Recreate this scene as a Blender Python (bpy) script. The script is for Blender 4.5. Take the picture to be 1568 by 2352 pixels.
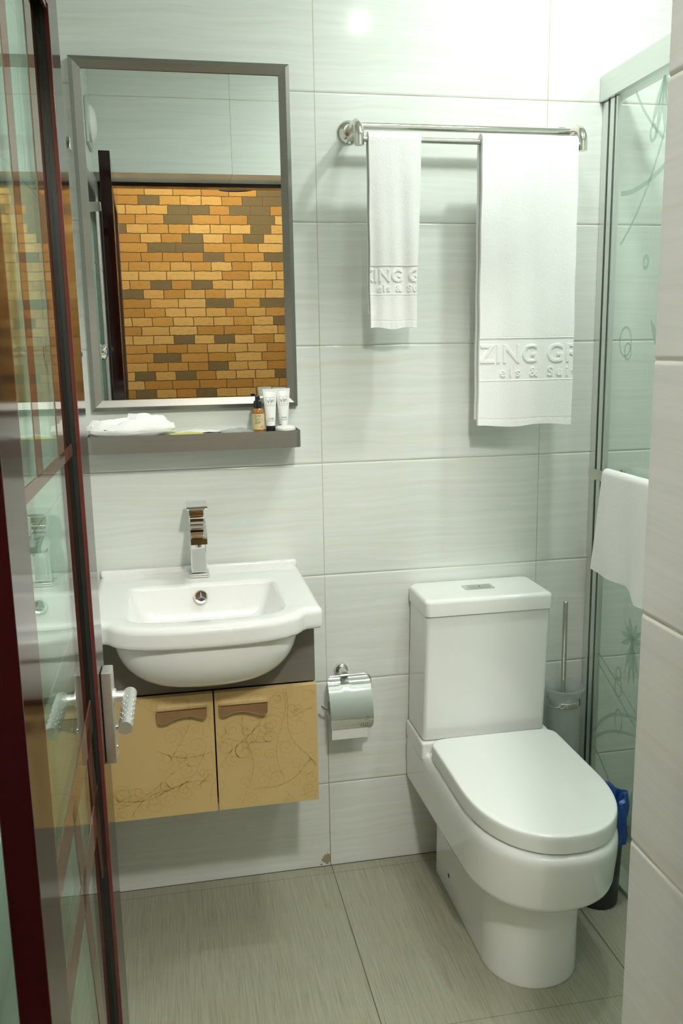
import bpy, bmesh, math, random
from math import sin, cos, pi, radians, sqrt, atan2
from mathutils import Vector, Matrix

S = bpy.context.scene
for o in list(bpy.data.objects):
    bpy.data.objects.remove(o, do_unlink=True)
COL = S.collection
random.seed(4)

# ------------------------------------------------------------------ camera
F_PX, YAW, PITCH, ROLL = 2002.88, 0.1883, -0.1892, -0.0173
CAM = Vector((-0.3747, -2.2238, 1.4563))
cy, sy, cp, sp = cos(YAW), sin(YAW), cos(PITCH), sin(PITCH)
fwd = Vector((sy*cp, cy*cp, sp)); rt = Vector((cy, -sy, 0)); up = rt.cross(fwd)
r2 = cos(ROLL)*rt + sin(ROLL)*up; u2 = -sin(ROLL)*rt + cos(ROLL)*up
cam = bpy.data.cameras.new('camera'); camo = bpy.data.objects.new('camera', cam); COL.objects.link(camo)
M = Matrix((r2, u2, -fwd)).transposed().to_4x4(); M.translation = CAM
camo.matrix_world = M
cam.sensor_fit = 'VERTICAL'; cam.sensor_height = 36; cam.sensor_width = 24
cam.lens = F_PX/2352*36; cam.clip_start = 0.02
S.camera = camo

# ------------------------------------------------------------------ world, exposure, lamps' light
w = bpy.data.worlds.new('world'); S.world = w; w.use_nodes = True
w.node_tree.nodes['Background'].inputs[0].default_value = (0.8, 0.9, 1, 1)
w.node_tree.nodes['Background'].inputs[1].default_value = 0.02
S.view_settings.view_transform = 'Standard'; S.view_settings.look = 'None'
S.view_settings.exposure = 0.36; S.view_settings.gamma = 1; S.view_settings.use_curve_mapping = False
LAMP_A = (0.570, -0.595, 2.56); POWER_A = 5.2
LAMP_B = (0.330, -1.000, 2.56); POWER_B = 0.8
FILL_LAMP_P = (0.340, -0.560, 2.56); POWER_P = 2.2  # added soft fill lamp, placed so its reflection stays out of frame
FILL_LAMP_S = (1.18, -0.62, 2.56); POWER_S = 3.0  # added lamp that brightens the shower side
LAMP_COL = (0.935, 1.0, 0.945)
HALL = (-0.035, -2.10, 2.180); GLOBE_R = 0.075; POWER_HALL = 92.0
HALL_COL = (1.0, 0.98, 0.90)
def area(name, loc, size, power, color, down=True):
    l = bpy.data.lights.new(name, 'AREA'); l.shape = 'DISK'; l.size = size; l.energy = power; l.color = color
    o = bpy.data.objects.new(name, l); COL.objects.link(o); o.location = loc
    return o
area('downlight_glow', LAMP_A, 0.085, POWER_A, LAMP_COL)
area('downlight_glow', LAMP_B, 0.028, POWER_B, LAMP_COL)
area('fill_light_glow', FILL_LAMP_P, 0.24, POWER_P, LAMP_COL)  # soft fill from the added ceiling panel
area('downlight_glow', FILL_LAMP_S, 0.085, POWER_S, LAMP_COL)  # added fill for the area behind the shower glass

# ------------------------------------------------------------------ node helpers
class NT:
    def __init__(s, name):
        s.m = bpy.data.materials.new(name); s.m.use_nodes = True
        s.t = s.m.node_tree; s.n = s.t.nodes; s.l = s.t.links
        s.b = s.n['Principled BSDF']; s.out = s.n['Material Output']
    def new(s, typ, **kw):
        n = s.n.new(typ)
        for k, v in kw.items(): setattr(n, k, v)
        return n
    def put(s, sock, v):
        if hasattr(v, 'is_output') or isinstance(v, bpy.types.NodeSocket): s.l.new(v, sock)
        else: sock.default_value = v
    def math(s, op, a, b=0.0, c=0.0, clamp=False):
        n = s.new('ShaderNodeMath', operation=op, use_clamp=clamp)
        s.put(n.inputs[0], a); s.put(n.inputs[1], b)
        if len(n.inputs) > 2: s.put(n.inputs[2], c)
        return n.outputs[0]
    def mix(s, fac, a, b, blend='MIX'):
        n = s.new('ShaderNodeMix', data_type='RGBA', blend_type=blend)
        s.put(n.inputs[0], fac)
        s.put(n.inputs[6], col4(a)); s.put(n.inputs[7], col4(b))
        return n.outputs[2]
    def pos(s):
        g = s.new('ShaderNodeNewGeometry'); x = s.new('ShaderNodeSeparateXYZ'); s.l.new(g.outputs['Position'], x.inputs[0])
        return x.outputs
    def comb(s, x, y, z):
        n = s.new('ShaderNodeCombineXYZ'); s.put(n.inputs[0], x); s.put(n.inputs[1], y); s.put(n.inputs[2], z); return n.outputs[0]
    def noise(s, vec, scale=1.0, detail=3.0, rough=0.5, dist=0.0):
        n = s.new('ShaderNodeTexNoise'); s.put(n.inputs['Vector'], vec); n.inputs['Scale'].default_value = scale
        n.inputs['Detail'].default_value = detail; n.inputs['Roughness'].default_value = rough; n.inputs['Distortion'].default_value = dist
        return n.outputs['Fac']
    def ramp(s, fac, stops, interp='LINEAR'):
        n = s.new('ShaderNodeValToRGB'); n.color_ramp.interpolation = interp
        e = n.color_ramp.elements
        while len(e) < len(stops): e.new(0.5)
        for i, (p, c) in enumerate(stops): e[i].position = p; e[i].color = col4(c)
        s.put(n.inputs[0], fac); return n.outputs[0]
    def bump(s, h, strength=0.2, dist=0.01):
        n = s.new('ShaderNodeBump'); n.inputs['Strength'].default_value = strength; n.inputs['Distance'].default_value = dist
        s.put(n.inputs['Height'], h); s.l.new(n.outputs[0], s.b.inputs['Normal'])
    def set(s, color=None, rough=None, metal=None, spec=None, coat=None, sheen=None, trans=None, ior=None):
        def p(k, v):
            if v is not None: s.put(s.b.inputs[k], col4(v) if k == 'Base Color' else v)
        p('Base Color', color); p('Roughness', rough); p('Metallic', metal); p('Specular IOR Level', spec)
        p('Coat Weight', coat); p('Sheen Weight', sheen); p('Transmission Weight', trans); p('IOR', ior)
        return s.m
def col4(c):
    if isinstance(c, bpy.types.NodeSocket): return c
    return (*c, 1.0) if len(c) == 3 else c
def srgb(r, g, b):
    f = lambda c: c/12.92 if c <= 0.04045 else ((c+0.055)/1.055)**2.4
    return (f(r/255), f(g/255), f(b/255))

def simple(name, color, rough=0.5, metal=0.0, spec=0.5, coat=0.0, bump=None, sheen=None):
    t = NT(name); t.set(color, rough, metal, spec, coat, sheen)
    g = t.pos(); v = t.comb(g[0], g[1], g[2])
    if bump:
        sc, st = bump; t.bump(t.noise(v, sc, 3), st, 0.002)
    return t.m

def tile_wall(name, u, uoff, zoff, tint=(1, 1, 1), rough=0.13, stain=False):
    """glazed wall tiles 0.6 x 0.3 with fine horizontal streaks; u picks the horizontal axis"""
    t = NT(name); g = t.pos(); U = g[u]; Z = g[2]
    iu = t.math('FLOOR', t.math('DIVIDE', t.math('SUBTRACT', U, uoff), 0.6))
    iz = t.math('FLOOR', t.math('DIVIDE', t.math('SUBTRACT', Z, zoff), 0.3007))
    rnd = t.new('ShaderNodeTexWhiteNoise', noise_dimensions='2D'); t.l.new(t.comb(iu, iz, 0), rnd.inputs['Vector'])
    off = t.math('MULTIPLY', rnd.outputs['Value'], 7.3)
    warp = t.math('MULTIPLY', t.noise(t.comb(t.math('MULTIPLY', U, 3.0), t.math('MULTIPLY', Z, 6.0), off), 1.0, 2), 0.05)
    zz = t.math('ADD', Z, warp)
    s1 = t.noise(t.comb(t.math('MULTIPLY', U, 2.2), t.math('MULTIPLY', zz, 75.0), off), 1.0, 4, 0.6)
    s2 = t.noise(t.comb(t.math('MULTIPLY', U, 5.0), t.math('MULTIPLY', zz, 190.0), t.math('ADD', off, 3.0)), 1.0, 3, 0.6)
    s3 = t.noise(t.comb(t.math('MULTIPLY', U, 1.6), t.math('MULTIPLY', zz, 38.0), t.math('ADD', off, 11.0)), 1.0, 3, 0.6)
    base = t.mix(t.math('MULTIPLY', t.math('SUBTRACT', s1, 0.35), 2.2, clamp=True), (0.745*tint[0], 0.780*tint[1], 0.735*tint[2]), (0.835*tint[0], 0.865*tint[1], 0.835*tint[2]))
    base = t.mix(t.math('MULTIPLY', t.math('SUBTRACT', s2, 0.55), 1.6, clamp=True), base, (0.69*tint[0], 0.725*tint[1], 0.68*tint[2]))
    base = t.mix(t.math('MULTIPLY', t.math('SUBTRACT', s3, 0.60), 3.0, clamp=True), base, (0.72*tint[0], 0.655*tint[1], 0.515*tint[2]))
    # grout
    fu = t.math('ABSOLUTE', t.math('SUBTRACT', t.math('FRACT', t.math('ADD', t.math('DIVIDE', t.math('SUBTRACT', U, uoff), 0.6), 0.5)), 0.5))
    fz = t.math('ABSOLUTE', t.math('SUBTRACT', t.math('FRACT', t.math('ADD', t.math('DIVIDE', t.math('SUBTRACT', Z, zoff), 0.3007), 0.5)), 0.5))
    gu = t.math('LESS_THAN', fu, 0.0010/0.6); gz = t.math('LESS_THAN', fz, 0.0009/0.3007)
    gn = t.noise(t.comb(t.math('MULTIPLY', g[0], 9.0), t.math('MULTIPLY', g[1], 9.0), t.math('MULTIPLY', Z, 9.0)), 1.0, 3)
    gcol = t.mix(t.math('MULTIPLY', t.math('SUBTRACT', gn, 0.4), 4.0, clamp=True), (0.60, 0.59, 0.48), (0.45, 0.42, 0.29))
    lowdirt = t.math('MULTIPLY', t.math('SUBTRACT', 0.62, Z), 1.6, clamp=True)
    gcol = t.mix(lowdirt, gcol, (0.20, 0.15, 0.06))
    base = t.mix(t.math('MAXIMUM', gu, gz), base, gcol)
    if stain:
        n1 = t.noise(t.comb(t.math('MULTIPLY', U, 60.0), 0, t.math('MULTIPLY', Z, 60.0)), 1.6, 3)
        for (sx, sz, rx, rz, left) in ((-0.008, 0.022, 0.019, 0.017, True), (-0.545, 2.027, 0.010, 0.004, False), (-0.027, 0.005, 0.005, 0.004, False)):
            dx = t.math('DIVIDE', t.math('SUBTRACT', U, sx), rx); dz = t.math('DIVIDE', t.math('SUBTRACT', Z, sz), rz)
            d = t.math('SQRT', t.math('ADD', t.math('MULTIPLY', dx, dx), t.math('MULTIPLY', dz, dz)))
            d = t.math('ADD', d, t.math('MULTIPLY', t.math('SUBTRACT', n1, 0.5), 1.6))
            msk = t.math('LESS_THAN', d, 0.85)
            if left: msk = t.math('MULTIPLY', msk, t.math('LESS_THAN', U, 0.0))
            base = t.mix(t.math('MULTIPLY', msk, 0.8), base, (0.24, 0.18, 0.07))
    t.set(base, rough, 0.0, 0.36)
    t.bump(t.noise(t.comb(t.math('MULTIPLY', g[0], 9.0), t.math('MULTIPLY', g[1], 9.0), t.math('MULTIPLY', Z, 9.0)), 1.0, 1), 0.03, 0.004)
    return t.m

def floor_tiles(name):
    t = NT(name); g = t.pos(); X, Y = g[0], g[1]
    s1 = t.noise(t.comb(t.math('MULTIPLY', X, 330.0), t.math('MULTIPLY', Y, 5.0), 0), 1.0, 5, 0.75)
    s2 = t.noise(t.comb(t.math('MULTIPLY', X, 620.0), t.math('MULTIPLY', Y, 9.0), 4.0), 1.0, 2, 0.6)
    s3 = t.noise(t.comb(t.math('MULTIPLY', X, 7.0), t.math('MULTIPLY', Y, 7.0), 2.0), 1.0, 3, 0.5)
    base = t.mix(t.math('MULTIPLY', t.math('SUBTRACT', s1, 0.30), 2.3, clamp=True), (0.275, 0.27, 0.195), (0.44, 0.435, 0.35))
    base = t.mix(t.math('MULTIPLY', t.math('SUBTRACT', s2, 0.54), 4.5, clamp=True), base, (0.19, 0.185, 0.135))
    base = t.mix(t.math('MULTIPLY', t.math('SUBTRACT', s3, 0.52), 1.5, clamp=True), base, (0.34, 0.31, 0.19))
    fx = t.math('ABSOLUTE', t.math('SUBTRACT', t.math('FRACT', t.math('ADD', t.math('DIVIDE', t.math('SUBTRACT', X, 0.002), 0.6), 0.5)), 0.5))
    fy = t.math('ABSOLUTE', t.math('SUBTRACT', t.math('FRACT', t.math('ADD', t.math('DIVIDE', t.math('ADD', Y, 0.0389), 0.6), 0.5)), 0.5))
    gx = t.math('LESS_THAN', fx, 0.0011/0.6); gy = t.math('LESS_THAN', fy, 0.0009/0.6)
    base = t.mix(t.math('MULTIPLY', gy, 0.75), base, (0.13, 0.115, 0.06))
    base = t.mix(gx, base, (0.06, 0.065, 0.04))
    edge = t.math('LESS_THAN', t.math('ADD', t.math('ABSOLUTE', Y), 0), 0.0035)
    base = t.mix(edge, base, (0.02, 0.02, 0.015))
    t.set(base, 0.32, 0.0, 0.45)
    t.bump(s1, 0.08, 0.002)
    return t.m

def thin_glass(name, tint, rough=0.0, boost=1.0):
    """architectural pane: tinted see-through plus Fresnel (Schlick) reflection on each face"""
    t = NT(name); t.n.remove(t.b)
    lw = t.new('ShaderNodeLayerWeight'); lw.inputs['Blend'].default_value = 0.5
    f = t.math('ADD', t.math('MULTIPLY', t.math('POWER', lw.outputs['Facing'], 5.0), 0.96*boost), 0.04, clamp=True)
    tr = t.new('ShaderNodeBsdfTransparent'); tr.inputs[0].default_value = col4(tint)
    gl = t.new('ShaderNodeBsdfGlossy'); gl.inputs['Roughness'].default_value = rough; gl.inputs['Color'].default_value = (1, 1, 1, 1)
    mx = t.new('ShaderNodeMixShader'); t.l.new(f, mx.inputs[0]); t.l.new(tr.outputs[0], mx.inputs[1]); t.l.new(gl.outputs[0], mx.inputs[2])
    t.l.new(mx.outputs[0], t.out.inputs[0]); return t.m

def frosted(name, color, fac):
    t = NT(name); t.n.remove(t.b)
    tr = t.new('ShaderNodeBsdfTransparent'); tr.inputs[0].default_value = (1, 1, 1, 1)
    df = t.new('ShaderNodeBsdfDiffuse'); df.inputs[0].default_value = col4(color)
    tl = t.new('ShaderNodeBsdfTranslucent'); tl.inputs[0].default_value = col4(color)
    gl = t.new('ShaderNodeBsdfGlossy'); gl.inputs['Roughness'].default_value = 0.25
    a = t.new('ShaderNodeAddShader') if False else t.new('ShaderNodeMixShader'); a.inputs[0].default_value = 0.5
    t.l.new(df.outputs[0], a.inputs[1]); t.l.new(tl.outputs[0], a.inputs[2])
    b = t.new('ShaderNodeMixShader'); b.inputs[0].default_value = 0.06; t.l.new(a.outputs[0], b.inputs[1]); t.l.new(gl.outputs[0], b.inputs[2])
    m = t.new('ShaderNodeMixShader'); m.inputs[0].default_value = fac; t.l.new(tr.outputs[0], m.inputs[1]); t.l.new(b.outputs[0], m.inputs[2])
    t.l.new(m.outputs[0], t.out.inputs[0]); return t.m

def brushed(name, color, axis=0, rough=0.32):
    t = NT(name); g = t.pos()
    k = [600.0, 600.0, 600.0]; k[axis] = 4.0
    n = t.noise(t.comb(t.math('MULTIPLY', g[0], k[0]), t.math('MULTIPLY', g[1], k[1]), t.math('MULTIPLY', g[2], k[2])), 1.0, 2)
    c = t.mix(n, tuple(x*0.86 for x in color), tuple(min(1, x*1.12) for x in color))
    t.set(c, rough, 1.0); t.bump(n, 0.05, 0.001); return t.m

def towel_mat(name, c=(0.93, 0.93, 0.925)):
    t = NT(name); g = t.pos(); v = t.comb(g[0], g[1], g[2])
    n1 = t.noise(v, 900.0, 2, 0.6); n2 = t.noise(v, 260.0, 3, 0.6); n3 = t.noise(v, 45.0, 2)
    h = t.math('ADD', t.math('MULTIPLY', n1, 0.5), t.math('ADD', n2, t.math('MULTIPLY', n3, 0.6)))
    t.set(t.mix(n2, tuple(x*0.95 for x in c), c), 0.95, 0.0, 0.15, None, 0.25)
    t.bump(h, 0.35, 0.0022); return t.m

def brick_paper(name):
    t = NT(name); g = t.pos()
    wob = t.math('MULTIPLY', t.math('SUBTRACT', t.noise(t.comb(t.math('MULTIPLY', g[0], 22.0), 0, t.math('MULTIPLY', g[2], 22.0)), 1.0, 2), 0.5), 0.010)
    v = t.comb(t.math('ADD', g[0], wob), t.math('ADD', g[2], wob), 0)
    b = t.new('ShaderNodeTexBrick'); t.l.new(v, b.inputs['Vector']); b.offset = 0.37; b.offset_frequency = 2; b.squash = 1.35; b.squash_frequency = 3
    b.inputs['Color1'].default_value = (0, 0, 0, 1); b.inputs['Color2'].default_value = (1, 1, 1, 1); b.inputs['Mortar'].default_value = (0.5, 0.5, 0.5, 1)
    b.inputs['Scale'].default_value = 1.0; b.inputs['Brick Width'].default_value = 0.115; b.inputs['Row Height'].default_value = 0.0509
    b.inputs['Mortar Size'].default_value = 0.0030; b.inputs['Mortar Smooth'].default_value = 0.6
    tone = t.ramp(b.outputs['Color'], [(0.0, (0.130, 0.064, 0.012)), (0.2, (0.153, 0.084, 0.020)), (0.4, (0.115, 0.054, 0.009)), (0.58, (0.165, 0.095, 0.025)), (0.76, (0.135, 0.069, 0.012)), (0.80, (0.044, 0.029, 0.011)), (1.0, (0.059, 0.042, 0.017))], 'CONSTANT')
    n1 = t.noise(t.comb(t.math('MULTIPLY', g[0], 30.0), 0, t.math('MULTIPLY', g[2], 70.0)), 1.0, 5, 0.65)
    tone = t.mix(t.math('MULTIPLY', t.math('SUBTRACT', n1, 0.45), 2.5, clamp=True), tone, (0.123, 0.061, 0.009), 'MULTIPLY') if False else t.mix(t.math('MULTIPLY', t.math('SUBTRACT', n1, 0.50), 1.9, clamp=True), tone, (0.076, 0.037, 0.006))
    c = t.mix(b.outputs['Fac'], tone, (0.020, 0.012, 0.002))
    t.set(c, 0.8, 0, 0.12); return t.m

# ------------------------------------------------------------------ materials
M_BACK = tile_wall('back wall tile', 0, 0.0, 0.2521-0.3007, stain=True)
M_LEFT = tile_wall('left wall tile', 1, -0.1, 0.2521-0.3007, rough=0.10)
M_FRONT = tile_wall('door wall tile', 0, -0.107, 2.36-8*0.3007)
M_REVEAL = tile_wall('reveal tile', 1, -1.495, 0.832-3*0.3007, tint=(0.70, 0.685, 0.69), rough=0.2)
M_RIGHT = tile_wall('shower wall tile', 1, 0.0, 0.2521-0.3007)
M_FLOOR = floor_tiles('streaked floor tile')
M_PAINT = simple('white paint', (0.88, 0.88, 0.87), 0.7, bump=(60, 0.05))
M_BRICK = brick_paper('brick wallpaper')
M_HALLFLOOR = simple('hall floor boards', (0.12, 0.07, 0.03), 0.3)
M_CERAMIC = simple('white ceramic', (0.87, 0.885, 0.865), 0.06, 0, 0.5, coat=0.4)
M_SINKC = simple('white basin ceramic', (0.90, 0.905, 0.90), 0.05, 0, 0.5, coat=0.4)
M_PLASTIC = simple('white glossy plastic', (0.88, 0.90, 0.88), 0.12, 0, 0.5, coat=0.2)
M_CHROME = simple('chrome', (0.80, 0.80, 0.79), 0.06, 1.0)
M_STEEL = simple('polished steel', (0.72, 0.70, 0.64), 0.13, 1.0)
M_HANDLE = simple('satin steel', (0.80, 0.80, 0.78), 0.48, 1.0)
M_DARK = simple('dark hole', (0.012, 0.012, 0.012), 0.4)
M_ALU = brushed('brushed grey aluminium', (0.31, 0.305, 0.28), 0, 0.42)
M_ALUV = brushed('brushed grey aluminium upright', (0.31, 0.305, 0.28), 2, 0.42)
M_ALUW = brushed('pale shower aluminium', (0.74, 0.76, 0.73), 2, 0.30)
M_ALUH = brushed('pale shower aluminium header', (0.70, 0.73, 0.70), 1, 0.36)
M_MIRROR = simple('mirror silver', (0.86, 0.89, 0.865), 0.0, 1.0)
M_CABGREY = brushed('grey brushed laminate', (0.21, 0.195, 0.17), 0, 0.45)
for _n in M_CABGREY.node_tree.nodes:
    if _n.type == 'BSDF_PRINCIPLED': _n.inputs['Metallic'].default_value = 0.35
M_GOLD = simple('beige door laminate', (0.58, 0.42, 0.19), 0.28, 0.0, 0.4, bump=(500, 0.02))
M_VINE = simple('yellow scroll print', (0.52, 0.34, 0.10), 0.3)
M_MAROON = simple('dark maroon aluminium', (0.018, 0.0025, 0.0028), 0.08, 0.0, 0.5)
M_BEAD = simple('red brown bead', (0.11, 0.026, 0.022), 0.18, 0.0, 0.5)
M_GASKET = simple('black rubber', (0.010, 0.010, 0.010), 0.45)
M_LATTICE = simple('bronze lattice bar', (0.13, 0.065, 0.04), 0.03, 0.0, 0.5)
M_DOORGLASS = thin_glass('green door glass', (0.82, 0.96, 0.89), boost=0.85)
M_SCREEN = thin_glass('shower glass', (0.955, 0.99, 0.965))
M_GLASSEDGE = simple('green glass edge', (0.02, 0.07, 0.045), 0.15, coat=0.5)
M_ETCH = frosted('etched frost', (0.40, 0.55, 0.45), 0.55)
M_CUP = frosted('frosted cup glass', (0.72, 0.76, 0.72), 0.50)
M_TOWEL = towel_mat('white terry')
M_PAPER = simple('tissue paper', (0.86, 0.85, 0.84), 0.9, bump=(300, 0.15))
M_AMBER = simple('amber bottle', (0.34, 0.14, 0.02), 0.10, coat=0.5)
M_LABEL = simple('cream label', (0.66, 0.55, 0.30), 0.5)
M_BLACK = simple('black plastic', (0.012, 0.012, 0.014), 0.22)
M_INK = simple('ink', (0.05, 0.05, 0.07), 0.5)
M_PINK = simple('red ink', (0.55, 0.22, 0.13), 0.5)
M_TUBE = simple('white tube', (0.84, 0.85, 0.82), 0.28)
M_SOAP = simple('wrapped soap', (0.80, 0.79, 0.74), 0.35, bump=(120, 0.4))
M_SACHET = frosted('clear wrapper', (0.72, 0.78, 0.75), 0.55)
M_LIME = simple('lime wrapper', (0.62, 0.60, 0.12), 0.4)
M_WHITEWR = simple('white wrapper', (0.80, 0.82, 0.76), 0.35)
M_BLUE = simple('blue bag', (0.012, 0.07, 0.30), 0.35, bump=(60, 0.5))
M_BIN = simple('dark bin plastic', (0.02, 0.022, 0.025), 0.4)
M_BLUEDOT = simple('blue button', (0.03, 0.10, 0.42), 0.25)
def emit(name, c, s):
    t = NT(name); t.set((0.9, 0.9, 0.88), 0.4); t.b.inputs['Emission Color'].default_value = col4(c); t.b.inputs['Emission Strength'].default_value = s; return t.m
M_LIT = emit('lit diffuser', LAMP_COL, 6.0)
M_HALLLIT = emit('lit hall globe', HALL_COL, POWER_HALL/(4*pi)/(pi*GLOBE_R**2))

# ------------------------------------------------------------------ mesh builder
class MB:
    def __init__(s): s.v = []; s.f = []; s.mi = []
    def add(s, vs, fs, mi=0):
        o = len(s.v); s.v += [tuple(v) for v in vs]; s.f += [tuple(i+o for i in f) for f in fs]; s.mi += [mi]*len(fs); return s
    def bm(s, bm, mi=0):
        bm.verts.ensure_lookup_table(); bm.verts.index_update()
        s.add([v.co.copy() for v in bm.verts], [[v.index for v in f.verts] for f in bm.faces], mi); bm.free(); return s
    def box(s, x0, x1, y0, y1, z0, z1, bevel=0.0, seg=2, mi=0, only=None):
        bm = bmesh.new(); bmesh.ops.create_cube(bm, size=1)
        for v in bm.verts:
            v.co = Vector(((x0+x1)/2+v.co.x*(x1-x0), (y0+y1)/2+v.co.y*(y1-y0), (z0+z1)/2+v.co.z*(z1-z0)))
        if bevel > 0:
            ed = [e for e in bm.edges if only is None or only(e)]
            bmesh.ops.bevel(bm, geom=ed, offset=bevel, segments=seg, affect='EDGES', profile=0.5)
        return s.bm(bm, mi)
    def prism(s, poly, axis, lo, hi, bevel=0.0, seg=2, mi=0):
        """extrude a 2D polygon; axis 'y': poly is (x,z); 'x': (y,z); 'z': (x,y)"""
        def P(a, b, h): return {'y': (a, h, b), 'x': (h, a, b), 'z': (a, b, h)}[axis]
        bm = bmesh.new(); A = [bm.verts.new(P(a, b, lo)) for a, b in poly]; B = [bm.verts.new(P(a, b, hi)) for a, b in poly]
        n = len(poly); fa = bm.faces.new(A); fb = bm.faces.new(B[::-1])
        for i in range(n): bm.faces.new((A[i], B[i], B[(i+1) % n], A[(i+1) % n]))
        bmesh.ops.recalc_face_normals(bm, faces=bm.faces)
        if bevel > 0:
            ed = list(set(list(fa.edges)+list(fb.edges)))
            bmesh.ops.bevel(bm, geom=ed, offset=bevel, segments=seg, affect='EDGES', profile=0.5)
        return s.bm(bm, mi)
    def loft(s, rings, cap0=True, cap1=True, closed=True, mi=0):
        n = len(rings[0]); vs = [p for r in rings for p in r]; fs = []
        for i in range(len(rings)-1):
            for j in range(n if closed else n-1):
                k = (j+1) % n; fs.append((i*n+j, i*n+k, (i+1)*n+k, (i+1)*n+j))
        if cap0: fs.append(tuple(range(n))[::-1])
        if cap1: fs.append(tuple((len(rings)-1)*n+j for j in range(n)))
        return s.add(vs, fs, mi)
    def tube(s, pts, r, seg=14, cap=True, closed=False, mi=0):
        pts = [Vector(p) for p in pts]; n = len(pts); rings = []
        rr = r if hasattr(r, '__len__') else [r]*n
        prev = None
        for i in range(n):
            a = pts[i-1] if (i > 0 or closed) else pts[i]; b = pts[(i+1) % n] if (i < n-1 or closed) else pts[i]
            d = (b-a).normalized()
            if prev is None:
                h = Vector((0, 0, 1)) if abs(d.z) < 0.9 else Vector((1, 0, 0)); nn = d.cross(h).normalized()
            else:
                nn = (prev-d*prev.dot(d)).normalized()
            prev = nn; bb = d.cross(nn)
            rings.append([pts[i]+rr[i]*(cos(2*pi*k/seg)*nn+sin(2*pi*k/seg)*bb) for k in range(seg)])
        if closed: rings.append(rings[0]); return s.loft(rings, False, False, mi=mi)
        return s.loft(rings, cap, cap, mi=mi)
    def lathe(s, prof, origin, axis=(0, 0, 1), seg=32, cap0=True, cap1=True, mi=0):
        """prof: (radius, height) along axis"""
        a = Vector(axis).normalized(); h = Vector((0, 0, 1)) if abs(a.z) < 0.9 else Vector((1, 0, 0)); n = a.cross(h).normalized(); b = a.cross(n)
        o = Vector(origin)
        return s.loft([[o+a*z+max(r, 1e-5)*(cos(2*pi*k/seg)*n+sin(2*pi*k/seg)*b) for k in range(seg)] for r, z in prof], cap0, cap1, mi=mi)
    def ribbon(s, pts, wdt, normal, mi=0):
        pts = [Vector(p) for p in pts]; N = Vector(normal); n = len(pts); A = []; Bv = []
        ww = wdt if hasattr(wdt, '__len__') else [wdt]*n
        for i in range(n):
            d = (pts[min(i+1, n-1)]-pts[max(i-1, 0)]).normalized(); c = d.cross(N).normalized()*ww[i]/2
            A.append(pts[i]+c); Bv.append(pts[i]-c)
        return s.add(A+Bv, [(i, i+1, n+i+1, n+i) for i in range(n-1)], mi)

def arc(cx, cyy, r, a0, a1, n):
    return [(cx+r*cos(radians(a0+(a1-a0)*i/n)), cyy+r*sin(radians(a0+(a1-a0)*i/n))) for i in range(n+1)]
def rrect(x0, x1, y0, y1, r, n=5):
    return arc(x1-r, y1-r, r, 0, 90, n)+arc(x0+r, y1-r, r, 90, 180, n)+arc(x0+r, y0+r, r, 180, 270, n)+arc(x1-r, y0+r, r, 270, 360, n)

def worldloc(o):
    v = Vector((0, 0, 0))
    while o: v += Vector(o.location); o = o.parent
    return v
def obj(name, mb, mat, parent=None, smooth=True, ang=38, local=False, recalc=True):
    me = bpy.data.meshes.new(name)
    off = Vector((0, 0, 0)) if local else (worldloc(parent) if parent else Vector((0, 0, 0)))
    me.from_pydata([tuple(Vector(v)-off) for v in mb.v], [], mb.f)
    for m in (mat if isinstance(mat, (list, tuple)) else [mat]): me.materials.append(m)
    for p, i in zip(me.polygons, mb.mi): p.material_index = i
    if recalc:
        bm = bmesh.new(); bm.from_mesh(me); bmesh.ops.recalc_face_normals(bm, faces=bm.faces); bm.to_mesh(me); bm.free()
    if smooth:
        for p in me.polygons: p.use_smooth = True
        me.set_sharp_from_angle(angle=radians(ang))
    me.update()
    o = bpy.data.objects.new(name, me); COL.objects.link(o)
    if parent: o.parent = parent
    if smooth and recalc:
        wn = o.modifiers.new('weighted normals', 'WEIGHTED_NORMAL'); wn.keep_sharp = True; wn.weight = 80
    return o
def thing(name, label, cat, loc, group=None):
    o = bpy.data.objects.new(name, None); COL.objects.link(o); o.location = loc; o.empty_display_size = 0.05
    o['label'] = label; o['category'] = cat
    if group: o['group'] = group
    return o
def tag(o, label, cat, group=None):
    o['label'] = label; o['category'] = cat
    if group: o['group'] = group
    # put the origin at the base of the thing
    me = o.data; n = len(me.vertices)
    c = sum((v.co for v in me.vertices), Vector())/n; c.z = min(v.co.z for v in me.vertices)
    me.transform(Matrix.Translation(-c)); o.location = c
    return o
def struct(o):
    o['kind'] = 'structure'; return o

# ------------------------------------------------------------------ setting
CEIL = 2.60
def tiled_profile(z0, z1, zoff, pitch=0.3007, e=0.006, d=0.0016):
    """(offset, z) outline of a tiled face with eased tile edges at the horizontal joints"""
    k0 = math.floor((z0-zoff)/pitch); out = [(0.0, z0)]
    k = k0+1
    while zoff+k*pitch < z1-e:
        zj = zoff+k*pitch
        if zj > z0+e:
            out += [(0, zj-e), (d*0.25, zj-e*0.55), (d, zj-0.0007), (d*1.3, zj), (d, zj+0.0007), (d*0.25, zj+e*0.55), (0, zj+e)]
        k += 1
    out.append((0, z1)); return out
def tiled_wall(name, axis, face, back, lo, hi, z0, z1, zoff, mat):
    """wall slab whose room face (at `face`) carries the eased tile rows; axis 'y' = wall across Y, 'x' = wall across X"""
    sgn = 1 if back > face else -1
    prof = [(face+sgn*d, z) for d, z in tiled_profile(z0, z1, zoff)]+[(back, z1), (back, z0)]
    mb = MB(); mb.prism(prof, 'x' if axis == 'y' else 'y', lo, hi) 
    return struct(obj(name, mb, mat, smooth=True, ang=60))
tiled_wall('wall_back', 'y', 0.0, 0.12, -0.735, 1.72, 0.0, CEIL, 0.2521-0.3007, M_BACK)
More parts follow.
